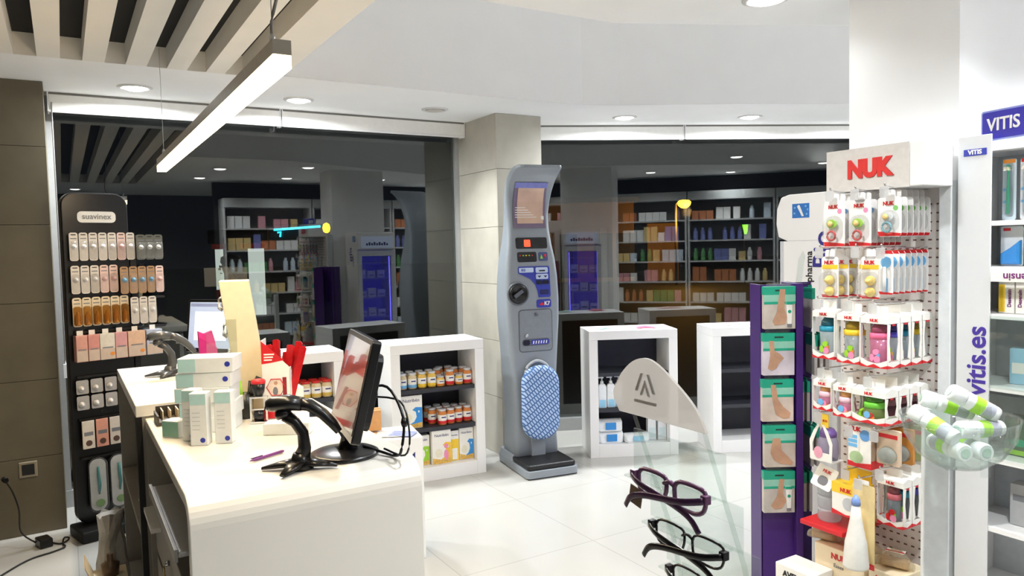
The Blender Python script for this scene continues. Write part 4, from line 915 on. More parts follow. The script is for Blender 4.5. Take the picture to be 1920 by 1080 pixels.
one(bottle_pack, .181, .985, .245, cap_lp, 'drinking_bottle_pack', 'small pink bottle pack with amber top second in the fourth row', GS, .075, .06, .12, True, pinkb, pink, amb)
one(bottle_pack, .287, .985, .245, cap_g, 'drinking_bottle_pack', 'green handled drinking cup pack in the fourth row', GS, .125, .075, .122, True, greenb, red, None, True)
for k in range(3): one(bottle_pack, .287, .985, .174 - .065 * k, mat('cap_mauve', (150, 100, 110), .35), 'drinking_bottle_pack', ('first', 'second', 'last')[k] + ' dusky drinking cup pack side-on behind the green cup', GS, .125, .06, .122, True, clear('bottle_mauve', (200, 160, 170), .6, haze=.6, hazecol=(150, 100, 110)), pink)
# fifth row: pouch, box, pad cards
hook(.105, .8645, .29); hook(.235, .8425, .3); hook(.33, .8425, .3)
t = thing('bottle_pouch', 'purple capped bottle in a white carrier with yellow hang tag', 'bottle', K(.105, .25, .69), KR)
obj('bottle', B().lathe([(.034, 0), (.038, .02), (.036, .06), (.03, .085)], 18), clear('bottle_lilac', (220, 214, 232), .7, haze=.5, hazecol=(206, 200, 220)), t)
obj('cap', B().lathe([(.031, .085), (.031, .1), (.02, .115)], 16), mat('cap_purple', (120, 90, 160), .35), t)
for s_ in (-1, 1): obj('carrier_strap', B().prism([(s_ * .045, .0), (s_ * .048, .07), (s_ * .03, .11), (s_ * .012, .135), (s_ * .004, .135), (s_ * .02, .1), (s_ * .036, .06), (s_ * .034, 0)], 'y', -.042, -.04), paper, t)
obj('carrier_front', B().bx(-.046, .046, -.0425, -.0395, 0, .03).bx(-.046, .046, -.0395, .03, -.004, 0), paper, t)
obj('flower_print', B().prism(ell(-.01, .03, .018, .022, 12), 'y', -.0445, -.0425), mat('rose_print', (226, 160, 180), .4), t)
obj('hang_tag', B().bx(-.016, .016, -.02, -.018, .12, .17), yellow, t); text('NUK', .012, red, t, (0, -.021, .145), FRONT, .0004)
t = thing('breast_pump_box', 'white box with green product print and red base on the fifth row', 'box', K(.235, .22, .69), KR)
obj('carton', B().bx(-.045, .045, -.035, .035, 0, .15), paper, t, bevel=.002)
obj('red_base', B().prism([(-.0455, 0), (.0455, 0), (.0455, .022), (0, .014), (-.0455, .018)], 'y', -.0362, -.035).bx(.045, .046, -.035, .035, 0, .03), red, t)
obj('tan_side', B().bx(.045, .0458, -.035, .035, .03, .13), mat('tan_print', (176, 150, 128), .5), t)
obj('blue_disc', B().prism(ell(.022, .118, .02, .02, 16), 'y', -.0362, -.035), mat('sky_disc', (96, 150, 205), .4), t)
for k in range(3): obj('blue_bar', B().bx(-.043, -.008, -.036, -.035, .07 + .016 * k, .082 + .016 * k), BLUE2, t)
obj('product_print', B().prism(ell(-.012, .035, .026, .022, 14), 'y', -.0366, -.035), mat('sage_print', (170, 196, 150), .4), t)
text('NUK', .022, red, t, (-.018, -.036, .135), FRONT, .0004, .001)
def pad_card(x, off, z, label, cm, ball, w_=.085, h=.124):
    t = thing('pad_card', label, 'pad pack', K(x, off, z), KR)
    obj('card', B().prism(rrect(-w_ / 2, w_ / 2, -h, 0, .006), 'y', 0, .012), cm, t)
    obj('red_band', B().bx(-w_ * .4, w_ * .4, -.0008, 0, -.03, -.016), red, t)
    if ball: obj('round_blister', B().rings([[(x_ * k, -y_, -h * .72 + z_ * k) for x_, z_ in ell(0, 0, .034, .03, 18)] for y_, k in ((0, 1), (.014, .92), (.022, .7), (.026, .3))]), clear('frost_blister', (220, 228, 226), .8, haze=.5, hazecol=(206, 214, 210)), t)
    return t
pad_card(.327, .23, .84, 'beige pad card with round clear blister on the fifth row', mat('beige_card', (214, 190, 166), .5), True)
pad_card(.335, .165, .838, 'orange pad card behind the beige one on the fifth row', mat('amber_card', (196, 132, 60), .4, noise=.15), True)
pad_card(.338, .10, .84, 'green edged pad card near the right post on the fifth row', mat('sage_card', (160, 170, 120), .5), False)
for k in range(3): pad_card(.34, .07 - .022 * k, .84, '%s slim beige card beside the right post on the fifth row' % ('front', 'middle', 'rear')[k], mat('pale_beige_card', (200, 186, 168), .5), False, .08)
# sixth row
hook(.195, .6695, .26); hook(.275, .6645, .305); hook(.335, .706, .275)
t = thing('stacked_pots', 'three stacked clear storage pots with white paper band on red shelf', 'pots', K(.09, .22, .451), KR)
for k in range(3): obj('pot', B().lathe([(.038, .048 * k), (.042, .048 * k + .008), (.042, .048 * k + .036), (.044, .048 * k + .04), (.044, .048 * k + .046)], 20), clear('pot_milky', (240, 244, 246), .6, haze=.5, hazecol=(232, 236, 240)), t)
obj('dome', B().lathe([(.042, .144), (.038, .16), (.02, .172), (.012, .176)], 18), clear('pot_milky', (222, 230, 232), .6, haze=.6), t)
obj('blue_cap', B().lathe([(.014, .172), (.014, .186)], 14), blue, t)
sl_ = obj('paper_band', B().prism(rrect(-.042, .042, 0, .085, .008), 'y', -.001, .001), paper, t, (-.004, -.055, .13), rot=(R(-28), R(12), 0))
obj('window_cut', B().prism(rrect(-.02, .02, .012, .046, .014), 'y', -.002, -.001), mat('window_dark', (90, 96, 110), .3), sl_); text('NUK', .016, red, sl_, (0, -.002, .065), FRONT, .0004, .0006)
t = thing('breast_pad_box', 'yellow and white breast care box hanging in the sixth row', 'box', K(.195, .235, .505), KR)
obj('carton', B().bx(-.056, .056, -.04, .04, 0, .115), paper, t, bevel=.002)
obj('yellow_top', B().bx(-.0566, .0566, -.0408, .0408, .078, .1156), yellow, t); obj('hang_card', B().bx(-.05, .05, .036, .04, .115, .16), yellow, t)
obj('red_base', B().prism([(-.0562, -.002), (.0562, -.002), (.0562, .012), (0, .004), (-.0562, .016)], 'y', -.0412, -.04), red, t)
obj('product_print', B().prism(ell(.01, .045, .022, .024, 14), 'y', -.041, -.04), mat('silver_print', (190, 194, 200), .4), t); text('NUK', .02, red, t, (0, -.0416, .092), FRONT, .0004, .0008)
t = thing('cleaning_bottle_pack', 'tall white cone bottle on a hanging card with blue nozzle', 'bottle', K(.275, .29, .35), KR)
obj('card', B().prism(rrect(-.042, .042, 0, .295, .008), 'y', .0, .002), mat('beige_yellow_card', (230, 206, 150), .5, noise=.1, scale=20), t)
obj('bottle', B().lathe([(.042, .012), (.043, .02), (.036, .1), (.031, .12), (.02, .18), (.013, .235)], 20, (0, -.042, 0)), mat('bottle_milk', (224, 222, 216), .35), t)
obj('nozzle', B().lathe([(.016, .232), (.014, .25), (.006, .265)], 14, (0, -.042, 0)), mat('nozzle_blue', (120, 150, 210), .35), t)
obj('red_base', B().bx(-.042, .042, -.001, 0, -.0, .02), red, t)
obj('hang_tab', B().bx(-.02, .02, 0, .002, .29, .31), paper, t)
GL = 'bottle packs side-on in the sixth row'
for k, (cm, cn) in enumerate(((mat('cap_rose', (206, 110, 120), .35), 'rose'), (cap_t, 'teal'), (cap_v, 'violet'), (cap_y, 'yellow'))):
    one(bottle_pack, .332, .672, .2 - .054 * k, cm, 'baby_bottle_pack', 'baby bottle pack with %s cap side-on in the sixth row' % cn, GL, .096, .05, .17, artm=(red, lgreen, cap_p, yellow)[k], decor=lgreen, bodym=clear('bottle_smoke', (206, 214, 220), .7, haze=.45, hazecol=(176, 186, 192)))
# bottom deck: cartons and wrapped items
def carton_box(x0, x1, off0, off1, z0, z1, label, word, sub=None, wm=red):
    t = thing('carton', label, 'box', K((x0 + x1) / 2, 0, z0), KR); w_ = (x1 - x0) / 2
    obj('carton', B().bx(-w_, w_, -off1, -off0, 0, z1 - z0), cream if word == 'NUK' else paper, t, bevel=.003)
    text(word, .03, wm, t, (0, -off1 - .001, (z1 - z0) - .032), FRONT, .0006, .001)
    if sub: text(sub, .02, textgrey, t, (0, -off1 - .001, (z1 - z0) - .065), FRONT, .0004)
    return t
carton_box(.04, .245, .1, .24, .141, .355, 'cream carton with red brand word at the left of the bottom deck', 'NUK', 'Eases')
carton_box(-.045, .12, .242, .36, .0, .275, 'white carton with black lettering at the very front of the bottom deck', 'AVENT', None, blackm)
carton_box(.262, .38, .08, .24, .141, .335, 'cream carton with red brand word at the right of the bottom deck', 'NUK')
wrapm = clear('cellophane', (244, 240, 230), 1.0, .08, haze=.25, hazecol=(230, 220, 200))
def wrapped(x, off, z, label, seed, sz=.05):
    rnd = random.Random(seed); t = thing('wrapped_brush', label, 'pack', K(x, off, z), KR + .3)
    rr = []
    for i in range(7):
        u = i / 6; q = math.sin(PI * min(max(u, .08), .92))
        rr.append([(-.06 + .12 * u, (.035 * q + .006) * math.cos(2 * PI * j / 12) * (.85 + .3 * rnd.random()), max(0, .032 * q + .004 + (.032 * q + .004) * math.sin(2 * PI * j / 12) * (.85 + .2 * rnd.random()))) for j in range(12)])
    obj('wrapper', B().rings(rr, sm=False), wrapm, t)
    obj('content', B().prism(rrect(-.045, .045, -.02, .02, .015), 'z', .008, .03), mat('tan_content', (196, 164, 120), .4, noise=.2), t)
    obj('sticker', B().bx(-.03, .03, -.014, .014, .058, .061), paper, t, rot=(0, 0, 0)); obj('sticker', B().bx(-.03, .03, -.014, -.004, .0608, .0616), red, t)
wrapped(.052, .2, .356, 'cellophane wrapped pack at the left on the cream carton', 1); wrapped(.2, .175, .356, 'cellophane wrapped pack at the right on the cream carton', 2); wrapped(.32, .17, .336, 'cellophane wrapped pack on the right-hand carton', 3); wrapped(.17, .12, .451, 'cellophane wrapped pack at the end of the red shelf', 4)

# ================================================================== PURPLE CARD STAND
t = thing('foot_care_stand', 'purple metal card stand with foot care packs', 'stand', (1.08, 3.02, 0), 0)
obj('front_board', B().bx(-.072, .06, 0, .012, .03, 1.326), purple, t)
obj('side_edge', B().bx(-.075, -.069, .0, .13, .03, 1.326), purple, t)
obj('post', B().bx(.06, .088, -.03, .14, .03, 1.33), purple, t, bevel=.002)
obj('back_board', B().bx(.089, .19, .14, .15, .03, 1.326), mat('purple_metal_inner', (60, 28, 104), .5), t)
obj('base', B().bx(-.12, .15, -.05, .2, 0, .029), purple, t, bevel=.004)
obj('header_sheet', B().prism([(.062, 1.331), (.085, 1.331), (.1, 1.44), (.092, 1.46), (.075, 1.43)], 'y', -.02, -.017), acr, t)
for k in range(5): obj('hook', B().sweep([(.13, .14, 1.3225 - .1915 * k), (.13, .0, 1.3225 - .1915 * k), (.13, -.01, 1.3325 - .1915 * k)], .0025, 6), chrome, t)
teal_top = mat('pack_teal', (30, 160, 130), .35); sole = [mat('foot_photo_%d' % k, c, .35, noise=.14, scale=16) for k, c in enumerate(((196, 186, 176), (206, 196, 206), (206, 190, 178), (196, 184, 172), (188, 180, 172)))]
GF = 'foot care packs on the purple stand'
legp = [[(.0, .16), (.022, .16), (.018, .08), (.03, .05), (.022, .02), (-.02, .015), (-.03, .03), (-.012, .07)], [(-.04, .14), (-.02, .14), (-.018, .1), (.0, .09), (.02, .07), (.0, .05), (-.01, .03), (-.03, .02), (-.045, .03), (-.035, .08)],
        [(-.03, .15), (-.01, .15), (.0, .09), (.02, .06), (.05, .035), (.045, .015), (.02, .012), (-.01, .03), (-.022, .08)], [(-.03, .12), (.0, .12), (.005, .07), (.03, .045), (.052, .02), (.045, .01), (.0, .015), (-.025, .03), (-.04, .06)], [(.0, .14), (.02, .14), (.014, .08), (.03, .05), (.01, .02), (-.02, .015), (-.035, .03), (-.01, .07)]]
names = ('top foot care pack showing a foot beside a white tube', 'second foot care pack from the top showing crossed feet', 'third foot care pack from the top showing a lower leg', 'fourth foot care pack from the top showing a bandaged ankle', 'lowest foot care pack showing a foot beside a white tube')
for k in range(5):
    p = thing('foot_care_pack', names[k], 'pack', (1.072 - .004 * (k % 3), 3.015, 1.318 - .188 * k - .17), 0, GF)
    obj('carton', B().bx(-.063, .063, -.03, -.002, 0, .17), sole[k], p, bevel=.002)
    obj('teal_top', B().bx(-.0636, .0636, -.0306, -.0014, .138, .171), teal_top, p)
    obj('pale_band', B().bx(-.0634, .0634, -.0304, -.03, .1, .138), mat('pack_teal_pale', (140, 196, 176), .35), p); obj('title_band', B().bx(-.0634, .0634, -.0308, -.0304, .1, .11), teal_top, p)
    obj('foot_print', B().prism(legp[k], 'y', -.0315, -.0308), skin, p); obj('hang_slot', B().bx(-.018, .018, -.0312, -.0306, .152, .158), mat('slot_dark', (20, 50, 46), .5), p)
    obj('tab', B().prism(rrect(-.05, .05, .17, .185, .006), 'y', -.018, -.016), clear('blister', (250, 250, 250), .9), p)
    if k in (0, 4):
        q = obj('tube_print', B().prism([(.024, .11), (.05, .11), (.046, .02), (.03, .02)], 'y', -.034, -.0308), paper, p); obj('tube_cap', B().bx(.029, .047, -.0342, -.0308, .008, .02), mat('pewter', (120, 116, 122), .4), q); obj('tube_mark', B().prism(ell(.038, .07, .007, .007, 10), 'y', -.0348, -.034), teal_top, q); obj('tube_band', B().bx(.024, .05, -.0346, -.034, .098, .11), teal_top, q)
for i, (x, z, n) in enumerate(((.155, 1.14, 1), (.165, .945, 3), (.11, .755, 2), (.15, .565, 2), (.12, .375, 2))):
    for k in range(n):
        p = thing('foot_care_pack', ('%s thin foot care pack seen edge-on on the purple stand, %s level from top' % (('left', 'middle', 'right')[k], ORD[i])) if n > 1 else 'single thin foot care pack seen edge-on on the purple stand, top level', 'pack', (1.08 + x + .024 * k, 3.09, z), R(-2), GF)
        obj('carton', B().bx(-.006, .006, -.04, .06, 0, .12), mat('pack_grey_side', (190, 182, 178), .45), p); obj('teal_top', B().bx(-.0065, .0065, -.041, .061, .12, .165), teal_top, p)
        obj('tab', B().bx(-.001, .001, -.02, .02, .165, .175), teal_top, p)

# ================================================================== FRIDGE BEHIND THE COLUMN (its lit front faces the window)
t = thing('display_fridge', 'white display fridge turned to the window behind the purple stand', 'fridge', W(2.85, 1.905, 0), TH)
fw, fd, fh = .44, .40, 1.71
obj('side_panel', B().bx(0, .02, 0, fd, .05, 1.50), white, t); obj('side_panel', B().bx(fw - .02, fw, 0, fd, .05, 1.50), white, t)
obj('rear_panel', B().bx(.02, fw - .02, 0, .02, .05, 1.50), white, t)
obj('header', B().prism([(0, 1.5), (fd - .02, 1.5)] + [(fd + .03, 1.52), (fd + .042, 1.58), (fd + .038, 1.65), (fd + .015, 1.70), (fd - .03, 1.712), (0, 1.712)], 'x', 0, fw), white, t, bevel=.004)
obj('header_face', B().bx(.03, fw - .03, fd + .04, fd + .046, 1.53, 1.66), mat('header_blue_white', (200, 212, 236), .3, emit=(190, 205, 240), es=.35), t)
for k in range(9): obj('header_mark', B().bx(.09 + .03 * k, .112 + .03 * k, fd + .046, fd + .048, 1.56, 1.585 + .012 * (k % 2)), navy, t)
obj('base', B().bx(0, fw, 0, fd, 0, .05), dark, t)
obj('inner_back', B().bx(.0205, fw - .0205, .021, .035, .05, 1.5), mat('inner_blue_glow', (90, 90, 200), .5, emit=(70, 70, 220), es=.5), t)  # panel glows by itself: the blue interior light is put into it
for z in (.3, .52, .74, .96, 1.18, 1.36): obj('shelf', B().bx(.0205, fw - .0205, .036, fd - .03, z, z + .008), mat('glass_shelf_blue_lit', (140, 140, 230), .2), t)  # blue LED light put into the shelf colour
obj('door_frame', B().bx(0, .045, fd, fd + .02, .05, 1.5).bx(fw - .045, fw, fd, fd + .02, .05, 1.5).bx(.045, fw - .045, fd, fd + .02, 1.44, 1.5).bx(.045, fw - .045, fd, fd + .02, .05, .14), mat('fridge_frame', (200, 204, 212), .35), t)
obj('door_glass', B().bx(.045, fw - .045, fd + .006, fd + .01, .14, 1.44), cl, t)
for x in (.05, fw - .055): obj('led_strip', B().bx(x, x + .005, fd - .03, fd - .022, .15, 1.43), glow('led_violet', (120, 110, 255), 9), t)
rnd = random.Random(3)
obj('sticker', B().bx(-.0012, 0, .262, .352, 1.604, 1.668), mat('sticker_blue', (30, 110, 190), .4), t)
obj('sticker_pen', B().prism([(.290, 1.612), (.30, 1.61), (.325, 1.655), (.318, 1.662), (.312, 1.66)], 'x', -.0022, -.0012), paper, t)
for y, z in ((.275, 1.62), (.28, 1.655), (.34, 1.625), (.338, 1.65), (.27, 1.64)): obj('sticker_star', B().prism(ell(y, z, .005, .005, 6), 'x', -.0022, -.0012), BLUE2, t)
text('pharma', .046, blackm, t, (-.001, .262, 1.385), LEFT_UP, .0006, .0008)
text('Bio', .125, mat('deep_blue_letters', (44, 40, 130), .4), t, (-.001, .195, 1.46), LEFT_UP, .0006, .002)
text('de', .05, textgrey, t, (-.001, .14, 1.47), LEFT_UP, .0006)
for k, z in enumerate((.308, .528, .748, .968, 1.188)):
    for j in range(3):
        p = thing('fridge_carton', 'pale carton on the lit fridge shelf, seen only mirrored in the window', 'box', W(2.85 + .09 + .115 * j, 1.905 + .25, z), TH, 'cartons on the fridge shelves')
        obj('carton', B().bx(-.045, .045, -.03, .03, 0, .06 + .04 * rnd.random()), mat('fridge_carton', (200, 204, 230), .5), p); obj('print', B().bx(-.03, .03, .03, .031, .02, .035), blue, p)

# ================================================================== DENTAL CARE STAND AT THE RIGHT EDGE
VB, VA = 2.62, 1.40
def V(x, off, z): return W(VB - off, VA - x, z)
t = thing('dental_care_stand', 'white shelf stand with blue brand signs at the right edge', 'stand', V(0, 0, 0), KR)
VW = .62
frost = mat('vitis_panel', (214, 216, 218), .25, noise=.01)
obj('left_panel', B().bx(0, .107, -.006, 0, 0, 1.836), frost, t, bevel=.002)
obj('side_wall', B().bx(.0, .012, .0, .24, 0, 1.80), white, t); obj('right_panel', B().bx(VW - .107, VW, -.006, 0, 0, 1.836), frost, t, bevel=.002); obj('side_wall', B().bx(VW - .012, VW, 0, .24, 0, 1.8), white, t)
obj('back_panel', B().bx(.013, VW - .013, .23, .24, 0, 1.8), mat('stand_back', (206, 210, 214), .5), t)
for z in (.30, .53, .765, 1.005, 1.245, 1.402, 1.552): obj('shelf', B().bx(.0125, VW - .0125, .001, .229, z - .016, z), white, t)
obj('top_cap', B().bx(.0125, VW - .0125, 0, .229, 1.78, 1.80), white, t); obj('plinth', B().bx(.0125, VW - .0125, 0, .229, 0, .1), white, t)
obj('shelf_guard', B().bx(.107, VW - .107, -.008, -.005, 1.0, 1.24), acr, t); obj('shelf_guard', B().bx(.107, VW - .107, -.008, -.005, .77, .98), acr, t)
vp = obj('name_plate', B().bx(.02, .092, -.0085, -.006, 1.77, 1.792), blue, t); text('VITIS', .02, paper, vp, (.056, -.009, 1.781), FRONT, .0006, .0008)
text('vitis.es', .088, mat('vitis_violet', (70, 50, 150), .4), t, (.068, -.0068, 1.085), FRONT_UP, .0006, .0018)
hs = thing('brand_sign', 'blue brand sign with silver letters on the dental care stand', 'sign', V(.165, -.02, 1.785), KR - R(12))
obj('foot_clip', B().bx(-.02, .02, -.01, .01, .0165, .03), acr, hs); obj('board', B().prism(rrect(-.115, .18, .03, .13, .008), 'y', -.006, .0), mat('sign_rim', (150, 160, 220), .3), hs)
obj('face', B().prism(rrect(-.109, .174, .036, .124, .006), 'y', -.008, -.006), mat('sign_blue', (52, 46, 170), .35), hs); text('VITIS', .058, paper, hs, (-.035, -.0085, .08), FRONT, .0015, .001, sx=.9)
GV = 'dental care packs on the stand'
def vthing(name, label, cat, x, off, z, rz=0): return thing(name, label, cat, V(x, off, z), KR + rz, GV)
for k in range(7):
    p = vthing('toothbrush_pack', 'toothbrush blister pack on the top shelf, %s from the left panel' % ORD[k], 'toothbrush', .135 + .05 * k, -.05 - .008 * (k % 2), 1.552)
    obj('card', B().prism(rrect(-.021, .021, 0, .2, .008), 'y', 0, .002), mat('brush_card_%d' % (k % 3), ((206, 222, 232), (226, 230, 234), (190, 206, 226))[k % 3], .35), p)
    obj('brush', B().sweep([(0, -.008, .02), (.002, -.01, .09), (0, -.008, .15), (0, -.008, .18)], [.005, .006, .003, .006], 8), (green, lblue, pink)[k % 3], p)
    obj('blister', B().rings([[(x * q, -y_, z * q + .1 * (1 - q)) for x, z in rrect(-.014, .014, .01, .186, .01, 3)] for y_, q in ((0, 1), (.014, .97), (.018, .85))]), blis, p)
    obj('print', B().bx(-.018, .018, -.001, 0, .186, .198), (orange, red, blue)[k % 3], p); obj('dots', B().prism(ell(-.014, .06, .005, .005, 8), 'y', -.001, 0).prism(ell(-.014, .1, .005, .005, 8), 'y', -.001, 0), BLUE2, p)
for k in range(5):
    p = vthing('interdental_pack', ('blue', 'yellow', 'blue', 'yellow', 'blue')[k] + ' interdental pack on the second shelf, %s from the left panel' % ORD[k], 'pack', .145 + .075 * k, -.05, 1.402)
    obj('card', B().prism(rrect(-.034, .034, 0, .13, .006), 'y', 0, .002), mat('clear_card', (214, 220, 226), .3), p)
    obj('pouch', B().rings([[(x * q, -y_, z * q + .04 * (1 - q)) for x, z in ((-.03, .005), (.03, .005), (.03, .085), (.0, .06), (-.03, .04))] for y_, q in ((0, 1), (.012, .95), (.016, .7))], sm=False), (mat('pack_cobalt', (60, 140, 214), .3), mat('pack_lemon', (226, 222, 50), .3))[k % 2], p)
    obj('print', B().bx(-.026, -.004, -.001, 0, .115, .124), red, p)
for k in range(6):
    p = vthing('toothpaste_box', 'white and yellow sensitive toothpaste box, %s from the left panel' % ORD[k], 'box', .13 + .052 * k, -.05, 1.245)
    obj('carton', B().bx(-.024, .024, 0, .04, 0, .134), paper, p, bevel=.0015); obj('yellow_print', B().bx((-.023, .003)[k % 2], (-.004, .023)[k % 2], -.0008, 0, .004, .095), yellow, p)
    text('Desensin', .016, mat('plum_print', (110, 40, 110), .4), p, ((.01, -.01)[k % 2], -.001, .05), FRONT_UP, .0004, .0004)
p = vthing('shelf_card', 'upside-down lettered price card hanging below the second shelf', 'card', .25, .0095, 1.352)
obj('card', B().bx(-.14, .14, 0, .0015, 0, .034), paper, p); text('Desensin', .034, mat('plum_print', (110, 40, 110), .4), p, (-.04, -.0006, .017), basis((-1, 0, 0), (0, 0, -1)), .0005, .0006)
for k, (x, sx, sz, m_, lb, rz) in enumerate(((.15, .05, .12, mat('skyblue_box', (150, 200, 226), .4), 'tilted pale blue box on the third shelf of the dental stand', .2), (.24, .09, .17, mat('brown_green_box', (96, 70, 56), .5), 'brown box with green corner on the third shelf of the dental stand', 0), (.34, .08, .14, mat('green_box', (90, 130, 70), .5), 'green box on the third shelf of the dental stand', 0))):
    p = vthing('remedy_box', lb, 'box', x, -.09, 1.005, rz); obj('carton', B().bx(-sx / 2, sx / 2, 0, .06, 0, sz), m_, p, bevel=.002); obj('print', B().bx(-sx * .35, sx * .35, -.0008, 0, sz * .3, sz * .6), paper, p)
for k, (x, sx, sz, m_, lb) in enumerate(((.16, .09, .13, mat('dark_green_box', (70, 100, 70), .5), 'dark green box on the fourth shelf of the dental stand'), (.27, .1, .19, paper, 'white box with blue oval on the fourth shelf of the dental stand'), (.39, .09, .15, cream, 'cream box on the fourth shelf of the dental stand'))):
    p = vthing('remedy_box', lb, 'box', x, -.08, .765, 0); obj('carton', B().bx(-sx / 2, sx / 2, 0, .06, 0, sz), m_, p, bevel=.002)
    obj('oval_print', B().prism(ell(0, sz * .35, sx * .3, sz * .1, 14), 'y', -.0008, 0), (green, blue, red)[k], p); obj('print_band', B().bx(-sx / 2, sx / 2, -.0008, 0, .004, .02), lgreen, p)
for k, (x, sz) in enumerate(((.18, .14), (.3, .17), (.42, .12))):
    p = vthing('remedy_box', '%s pale box on the fifth shelf of the dental stand' % ('left', 'middle', 'right')[k], 'box', x, -.08, .53, 0); obj('carton', B().bx(-.045, .045, 0, .06, 0, sz), mat('grey_box', (170, 172, 174), .5), p, bevel=.002); obj('print', B().bx(-.035, .035, -.0008, 0, sz * .6, sz * .75), textgrey, p)

# clear bowl of tubes on a slim stand
bc = Vector((1.215, 2.02, .872))
t = thing('tube_bowl_stand', 'clear plastic bowl on a slim white post stand', 'bowl', (bc.x, bc.y, 0), R(-10))
obj('bowl', B().lathe([(.001, 0), (.06, .004), (.105, .035), (.135, .085), (.145, .14), (.1435, .14), (.133, .086), (.103, .037), (.059, .0065), (.001, .0025)], 36, (0, 0, bc.z), caps=False), acr, t)
obj('rim', B().sweep([(.146 * math.cos(k * PI / 20), .146 * math.sin(k * PI / 20), bc.z + .14) for k in range(40)], .0022, 6, closed=True), acr, t)
obj('post', B().bx(-.035, .035, .155, .18, .0, 1.0), mat('post_white', (214, 218, 220), .4), t, bevel=.004)
obj('arm', B().bx(-.03, .03, .0, .16, bc.z - .012, bc.z - .001), acr, t); obj('base', B().bx(-.14, .14, .05, .3, 0, .015), mat('post_white', (214, 218, 220), .4), t, bevel=.004)
obj('card_holder', B().bx(-.012, .012, -.165, -.162, bc.z + .02, bc.z + .20), clear('clear_plastic', (248, 250, 250), .8), t); obj('holder_clip', B().bx(-.012, .012, -.165, -.145, bc.z + .125, bc.z + .128), acr, t)
GC = 'cream tubes in the clear bowl'
capw = mat('tube_white', (226, 230, 230), .35); bandg = mat('tube_lime', (158, 214, 60), .4); bandgr = mat('tube_grey', (168, 172, 184), .4)
def cream_tube(x, y, z, d, label, flip=False):
    d = Vector(d).normalized(); r_ = d.to_track_quat('Z', 'Y').to_euler()
    t = thing('cream_tube', label, 'tube', (bc.x + x, bc.y + y, bc.z + z), 0, GC, rot=r_); t.scale = (.86, .86, .86)
    obj('body', B().lathe([(.024, -.08), (.026, -.07), (.027, .02), (.025, .03)], 18), capw, t)
    obj('lime_band', B().lathe([(.0272, -.028), (.0274, .004)], 18, caps=False), bandg, t); obj('grey_band', B().lathe([(.0268, -.062), (.0272, -.03)], 18, caps=False), bandgr, t)
    obj('cap', B().lathe([(.026, .03), (.028, .036), (.028, .07), (.024, .078)], 18), capw, t)
    obj('cap_disc', B().lathe([(.015, .0785), (.015, .08)], 16), mat('cap_sage', (180, 206, 190), .4), t)
cream_tube(-.07, .0, .118, (-.42, .8, .4), 'cream tube leaning out over the left rim of the bowl')
cream_tube(.0, .058, .158, (-.85, .3, .26), 'cream tube lying at the back on top of the others in the bowl')
cream_tube(.035, -.004, .175, (-.75, .12, .42), 'highest cream tube lying across the top of the bowl')
cream_tube(.042, -.02, .107, (-1, -.2, .03), 'cream tube lying level at the right of the bowl')
cream_tube(.028, .0, .054, (.1, -1, .0), 'lowest cream tube with its cap towards the viewer')
cream_tube(-.027, .0, .054, (.08, -1, .0), 'cream tube with its end towards the viewer at the lower left')

# ================================================================== EYEWEAR RACK ON A PEDESTAL
GB_, GA = .67, .725
def G(x, off, z): return W(GB_ + off, GA - x, z)
t = thing('display_pedestal', 'white pedestal under the eyewear rack', 'pedestal', W(.73, .66, 0), TH)
obj('column', B().bx(-.12, .12, -.12, .12, 0, .86), white, t, bevel=.004); obj('top', B().bx(-.14, .14, -.14, .14, .86, .88), white, t, bevel=.003)
er = thing('eyewear_rack', 'clear stepped eyewear rack with a milky wing-shaped top plate', 'eyewear rack', G(0, 0, .88), KR)
milky = clear('milky_acrylic', (236, 233, 230), .5, .15, haze=.6, hazecol=(240, 236, 232))
pl = [(-.095, .425), (-.09, .435), (-.066, .458), (-.038, .466), (-.008, .458), (.036, .429), (.058, .409), (.07, .385), (.045, .385), (-.096, .385), (-.108, .402), (-.108, .418)]
pl = [(p.x, p.z) for p in cr([(x, 0, z) for x, z in [(-.108, .402), (-.108, .414), (-.1, .425), (-.09, .44), (-.066, .459), (-.038, .466), (-.008, .456), (.036, .427), (.058, .406), (.07, .385)]], 4)] + [(-.096, .385)]
pp = obj('top_plate', B().prism(pl, 'y', -.004, .0), milky, er)
obj('engraving', B().prism([(-.06, .42), (-.055, .42), (-.044, .445), (-.048, .445)], 'y', -.0055, -.004).prism([(-.02, .42), (-.025, .42), (-.036, .445), (-.032, .445)], 'y', -.0055, -.004).prism([(-.05, .415), (-.046, .415), (-.04, .428), (-.034, .415), (-.03, .415), (-.04, .436)], 'y', -.0055, -.004), mat('engraved_grey', (186, 184, 182), .5), pp)
obj('engraved_line', B().bx(-.062, -.018, -.0052, -.004, .404, .408), mat('engraved_grey', (186, 184, 182), .5), pp)
for s_ in (-1, 1): obj('side_rail', B().prism([(-.004, .385), (.0, .385), (.07, .2), (.11, .02), (.106, .02), (.064, .2)], 'x', s_ * .066 - .002, s_ * .066 + .002), acr, er)
for k in range(4): 
    zt = .36 - .072 * k; yo = .012 + .03 * k
    obj('step_plate', B().bx(-.085, .085, yo, yo + .003, zt - .06, zt), acr, er); obj('step_ledge', B().bx(-.07, .07, yo - .03, yo, zt - .06, zt - .057), acr, er)
obj('base', B().bx(-.1, .1, -.06, .12, 0, .012), acr, er)
obj('stem', B().bx(-.02, .02, .1, .112, .012, .12), acr, er)
